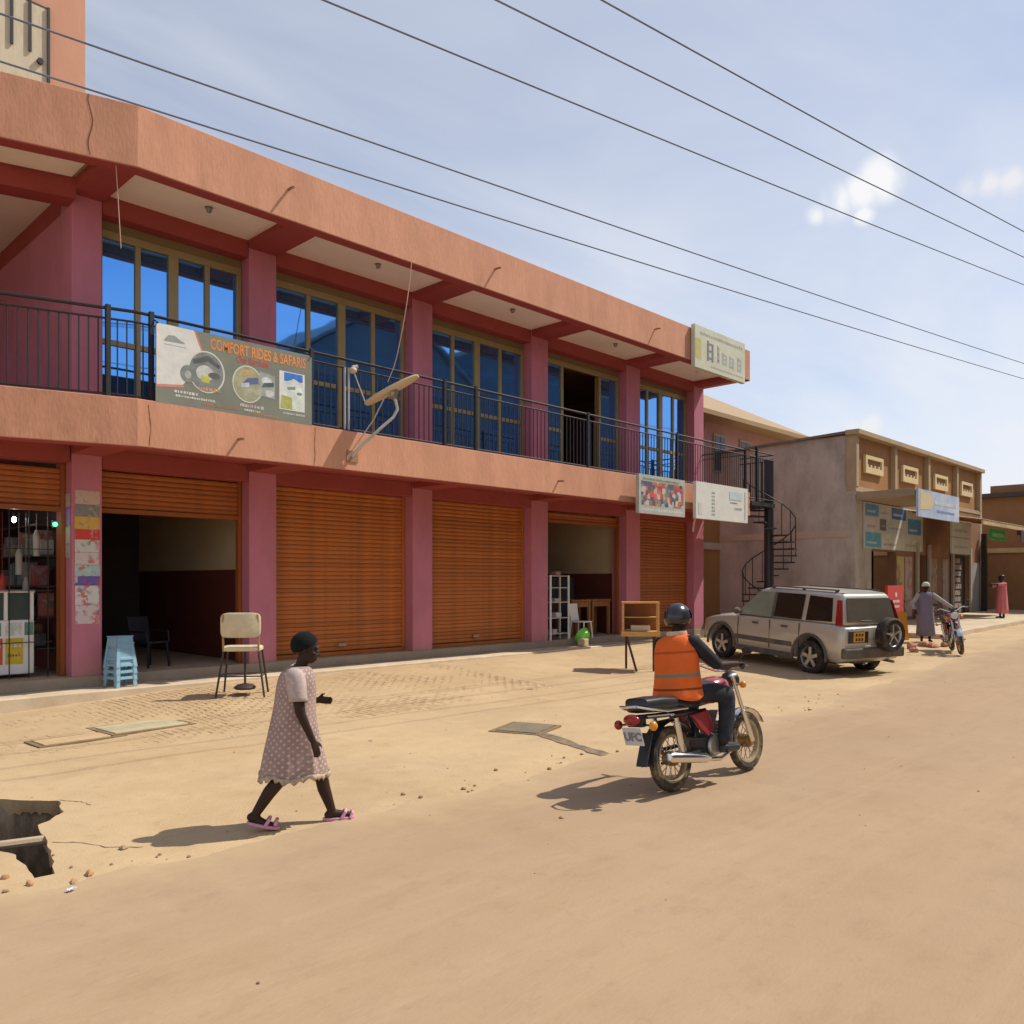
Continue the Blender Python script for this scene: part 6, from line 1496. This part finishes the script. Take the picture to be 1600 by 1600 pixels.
# ---- rider
rd = thing('person', 'rider in an orange reflective vest and black helmet sitting on the motorcycle', 'person', bike.location, BRZ); WL[rd.name] = Vector(); rd.rotation_euler = bike.rotation_euler
HP = Vector((.30,0,.90))
m = MB()
chain(m, [((.20,0,.90),.135),((.20,0,1.05),.12),((.215,0,1.20),.125),((.23,0,1.30),.105)])
for s in (-1,1): capsule(m, (.235,s*.06,1.30),(.24,s*.165,1.315),.075,.06)
capsule(m, (.245,0,1.33),(.265,0,1.43),.055,.05)
P, M3 = head(m, (.295,0,1.52), (1,0,-.05), (0,0,1), 1.05)
for s in (-1,1):
    chain(m, [((.23,s*.10,.87),.09),((.65,s*.20,.80),.062),((.66,s*.20,.77),.058),((.64,s*.20,.58),.052),((.57,s*.19,.37),.036)])
    chain(m, [((.58,s*.19,.33),.038),((.66,s*.195,.325),.035),((.75,s*.20,.315),.03)])
    chain(m, [((.24,s*.19,1.29),.052),((.38,s*.32,1.09),.043),((.39,s*.32,1.08),.040),((.68,s*.325,1.075),.029)])
    hand(m, (.69,s*.325,1.078), (1,0,-.05), (0,-s,-.1), (0,0,-1), 1., True)
rest('body', fuse(m, .0085, 5), M_skin, rd); eyes(P, rd)
# vest with grey bands
def vest_mat():
    m_ = mat('orange_vest', (.74,.135,.02), .75, .1, 6, .15, 30); t = m_.node_tree; b = t.nodes['Principled BSDF']; src = b.inputs['Base Color'].links[0].from_socket
    c = t.nodes.new('ShaderNodeTexCoord'); sp = t.nodes.new('ShaderNodeSeparateXYZ'); t.links.new(c.outputs['Object'], sp.inputs[0])
    for z0, z1, col in ((1.0,1.035,(.24,.20,.12)),(.885,.905,(.22,.05,.01)),(1.215,1.235,(.45,.08,.015))):
        a = t.nodes.new('ShaderNodeMath'); a.operation = 'GREATER_THAN'; a.inputs[1].default_value = z0; t.links.new(sp.outputs[2], a.inputs[0])
        c2 = t.nodes.new('ShaderNodeMath'); c2.operation = 'LESS_THAN'; c2.inputs[1].default_value = z1; t.links.new(sp.outputs[2], c2.inputs[0])
        mu = t.nodes.new('ShaderNodeMath'); mu.operation = 'MULTIPLY'; t.links.new(a.outputs[0], mu.inputs[0]); t.links.new(c2.outputs[0], mu.inputs[1])
        x = t.nodes.new('ShaderNodeMixRGB'); x.inputs[2].default_value = (*col,1); t.links.new(mu.outputs[0], x.inputs[0]); t.links.new(src, x.inputs[1]); src = x.outputs[0]
    t.links.new(src, b.inputs['Base Color']); return m_
prof = [(1.385,.25,.075,.085),(1.37,.245,.105,.15),(1.335,.237,.128,.215),(1.24,.222,.158,.225),(1.14,.21,.164,.22),(1.03,.203,.170,.222),(.93,.20,.185,.232),(.86,.195,.200,.242),(.80,.19,.208,.248)]
m = MB(); nd = 48; rings = []
for j, (z, cx, rx, ry) in enumerate(prof):
    k = sstep(1.2,.80,z); rings.append([(cx+rx*math.cos(q)*(1+.04*k*math.sin(7*q)+.07*noise.noise(Vector((math.cos(q)*2.5,math.sin(q)*2.5,z*12)))+.03*noise.noise(Vector((math.cos(q)*6,math.sin(q)*6,z*25)))), ry*math.sin(q)*(1+.03*k*math.sin(7*q+1)), z+.014*k*math.sin(4*q)) for q in [2*math.pi*i/nd for i in range(nd)]])
m.loft(rings, caps=False); v_ = m.build('vest', vest_mat(), rd, smooth=True); v_.modifiers.new('s','SOLIDIFY').thickness = .008
sb = v_.modifiers.new('d','SUBSURF'); sb.levels = 1; sb.render_levels = 1
# trousers and dark sleeves
m = MB()
for s in (-1,1):
    chain(m, [((.24,s*.10,.87),.115),((.46,s*.155,.845),.097),((.655,s*.20,.795),.085),((.665,s*.20,.76),.082),((.64,s*.20,.58),.075),((.585,s*.19,.42),.067)])
capsule(m, (.20,-.06,.895),(.20,.06,.895),.14,.14)
rest('trousers', fuse(m, .012, 4), mat('dark_navy_denim', (.022,.026,.035), .85, .25, 8, .3, 40, dirt=(.10,.085,.07), ds=6, damt=.4), rd)
for s in (-1,1):
    m = MB(); chain(m, [((.24,s*.18,1.30),.074),((.32,s*.26,1.18),.064),((.37,s*.312,1.10),.056)])
    rest('shirt_sleeve', fuse(m, .011, 3), mat('black_shirt', (.02,.018,.02), .85, .2, 9), rd)
m = MB(); m.lathe([(.088,0),(.098,.03),(.092,.055),(.078,.05)], (.25,0,1.36), n=24); m.build('shoulder_light_ring', mat('sunlit_shoulder_tone', (.55,.42,.28), .85), rd, smooth=True)  # cream ring: the sunlit shoulder is put into its colour
for s in (-1,1):
    m = MB(); capsule(m, (.565,s*.19,.315),(.76,s*.20,.300),.046,.038); me = fuse(m,.009,3); rest('shoe', me, M_mblk, rd)
# helmet
hl = MB(); cc = Vector((.285,0,1.545)); nu, nv = 32, 14; vs = []
for j in range(nv+1):
    for i in range(nu):
        th = 2*math.pi*i/nu; q = R(1+j*(8.6 if math.cos(th) < .3 else 8.6-2.6*(math.cos(th)-.3)/.7))
        vs.append(cc+Vector((.140*math.sin(q)*math.cos(th), .122*math.sin(q)*math.sin(th), .132*math.cos(q))))
hl.add(vs, [(j*nu+i,(j+1)*nu+i,(j+1)*nu+(i+1)%nu,j*nu+(i+1)%nu) for j in range(nv) for i in range(nu)]+[tuple(range(nu))])
h = hl.build('helmet', mat('black_helmet_shell', (.025,.025,.028), .22, .2, 6, spec=.6, dirt=(.1,.09,.08), ds=5, damt=.4), rd, smooth=True); h.modifiers.new('s','SOLIDIFY').thickness = .014
m = MB(); vs = []
for zz, rr in ((.052,.147),(.038,.15)):
    pass
for j in range(5):
    for i in range(15):
        th = R(-70+10*i); q = R(62+j*9); vs.append(cc+Vector((.152*math.sin(q)*math.cos(th), .132*math.sin(q)*math.sin(th), .142*math.cos(q))))
m.add(vs, [(j*15+i,(j+1)*15+i,(j+1)*15+i+1,j*15+i+1) for j in range(4) for i in range(14)]); m.build('visor', mat('smoke_visor', (.02,.02,.022), .08, spec=.8), h, smooth=True)
# ---- person in grey by the verge
def simple_person(loc, rz, label, arms, skirt, dress, mtl, headgear=None, face=(1,0,0), shirt=None):
    t = thing('person', label, 'person', loc, rz); WL[t.name] = Vector(); m = MB()
    chain(m, [((0,0,.88),.13),((0,0,1.05),.115),((0,0,1.22),.12),((0,0,1.30),.10)])
    for s in (-1,1):
        capsule(m, (0,s*.06,1.29),(0,s*.165,1.31),.07,.055)
        chain(m, [((0,s*.09,.86),.095),((.02,s*.10,.47),.062),((0,s*.10,.10),.038)]); chain(m, [((-.02,s*.10,.045),.036),((.15,s*.12,.03),.028)])
    capsule(m, (0,0,1.32),(.015,0,1.43),.052,.047); P, M3 = head(m, (.03,0,1.51), face, (0,0,1), 1.02)
    for a in arms:
        chain(m, [(a[0],.052),(a[1],.042),(a[2],.030)]); d = Vector(a[2])-Vector(a[1]); hand(m, a[2], d, (0,0,1), (0,-1 if a[0][1] > 0 else 1,-.3))
    rest('body', fuse(m, .011, 4), M_skin, t); eyes(P, t)
    m = MB(); nd = 40; rings = []
    for z, rx, ry in skirt:
        k = sstep(1.1,.1,z); rings.append([(rx*math.cos(q)*(1+.08*k*math.sin(8*q)), ry*math.sin(q)*(1+.08*k*math.sin(8*q+1)), z) for q in [2*math.pi*i/nd for i in range(nd)]])
    m.loft(rings, caps=False); o = m.build(dress, mtl, t, smooth=True); o.modifiers.new('s','SOLIDIFY').thickness = .006
    for a in arms:
        m = MB(); e = Vector(a[1]).lerp(Vector(a[2]), .75 if shirt else .0); capsule(m, a[0], a[1], .066, .056); capsule(m, a[1], e, .055, .045)
        rest('sleeve', fuse(m, .012, 3), shirt or mtl, o)
    if headgear:
        m = MB(); m.lathe([(.0,.135),(.05,.128),(.085,.10),(.102,.05),(.104,.01),(.095,.01)], (.02,0,1.51), n=24); m.build('cap', headgear, t, smooth=True)
    else:
        m = MB(); m.lathe([(.0,.135),(.05,.13),(.09,.10),(.104,.04),(.10,-.02),(.085,-.03)], (.005,0,1.51), n=24); m.build('hair', M_black, t, smooth=True)
    return t
robe = [(1.37,.06,.08),(1.34,.10,.17),(1.24,.135,.195),(1.05,.145,.19),(.85,.165,.205),(.6,.18,.215),(.35,.195,.225),(.17,.205,.235)]
p1 = (24.2,7.8)
simple_person((*p1, gz(*p1)), R(-150), 'person in a grey robe and white cap standing by the parked motorcycle', [((0,.18,1.29),(.12,.42,1.10),(.22,.66,.92)),((0,-.18,1.29),(.02,-.34,1.05),(.18,-.30,.86))], robe, 'robe', mat('grey_violet_robe', (.19,.17,.22), .9, .15, 3, .2, 20), mat('white_cap', (.62,.58,.52), .9), shirt=mat('grey_stripe_sleeve', (.36,.33,.32), .9, .2, 12))
p2 = (35.6,8.75)
simple_person((*p2, gz(*p2)+.14), R(138), 'person in a long pink dress reaching towards the far shop door', [((0,.18,1.29),(.26,.22,1.27),(.5,.20,1.28)),((0,-.18,1.29),(.24,-.2,1.2),(.46,-.12,1.22))], robe, 'dress', mat('pink_dress', (.66,.20,.22), .9, .1, 3))
p3 = (29.6,11.6)
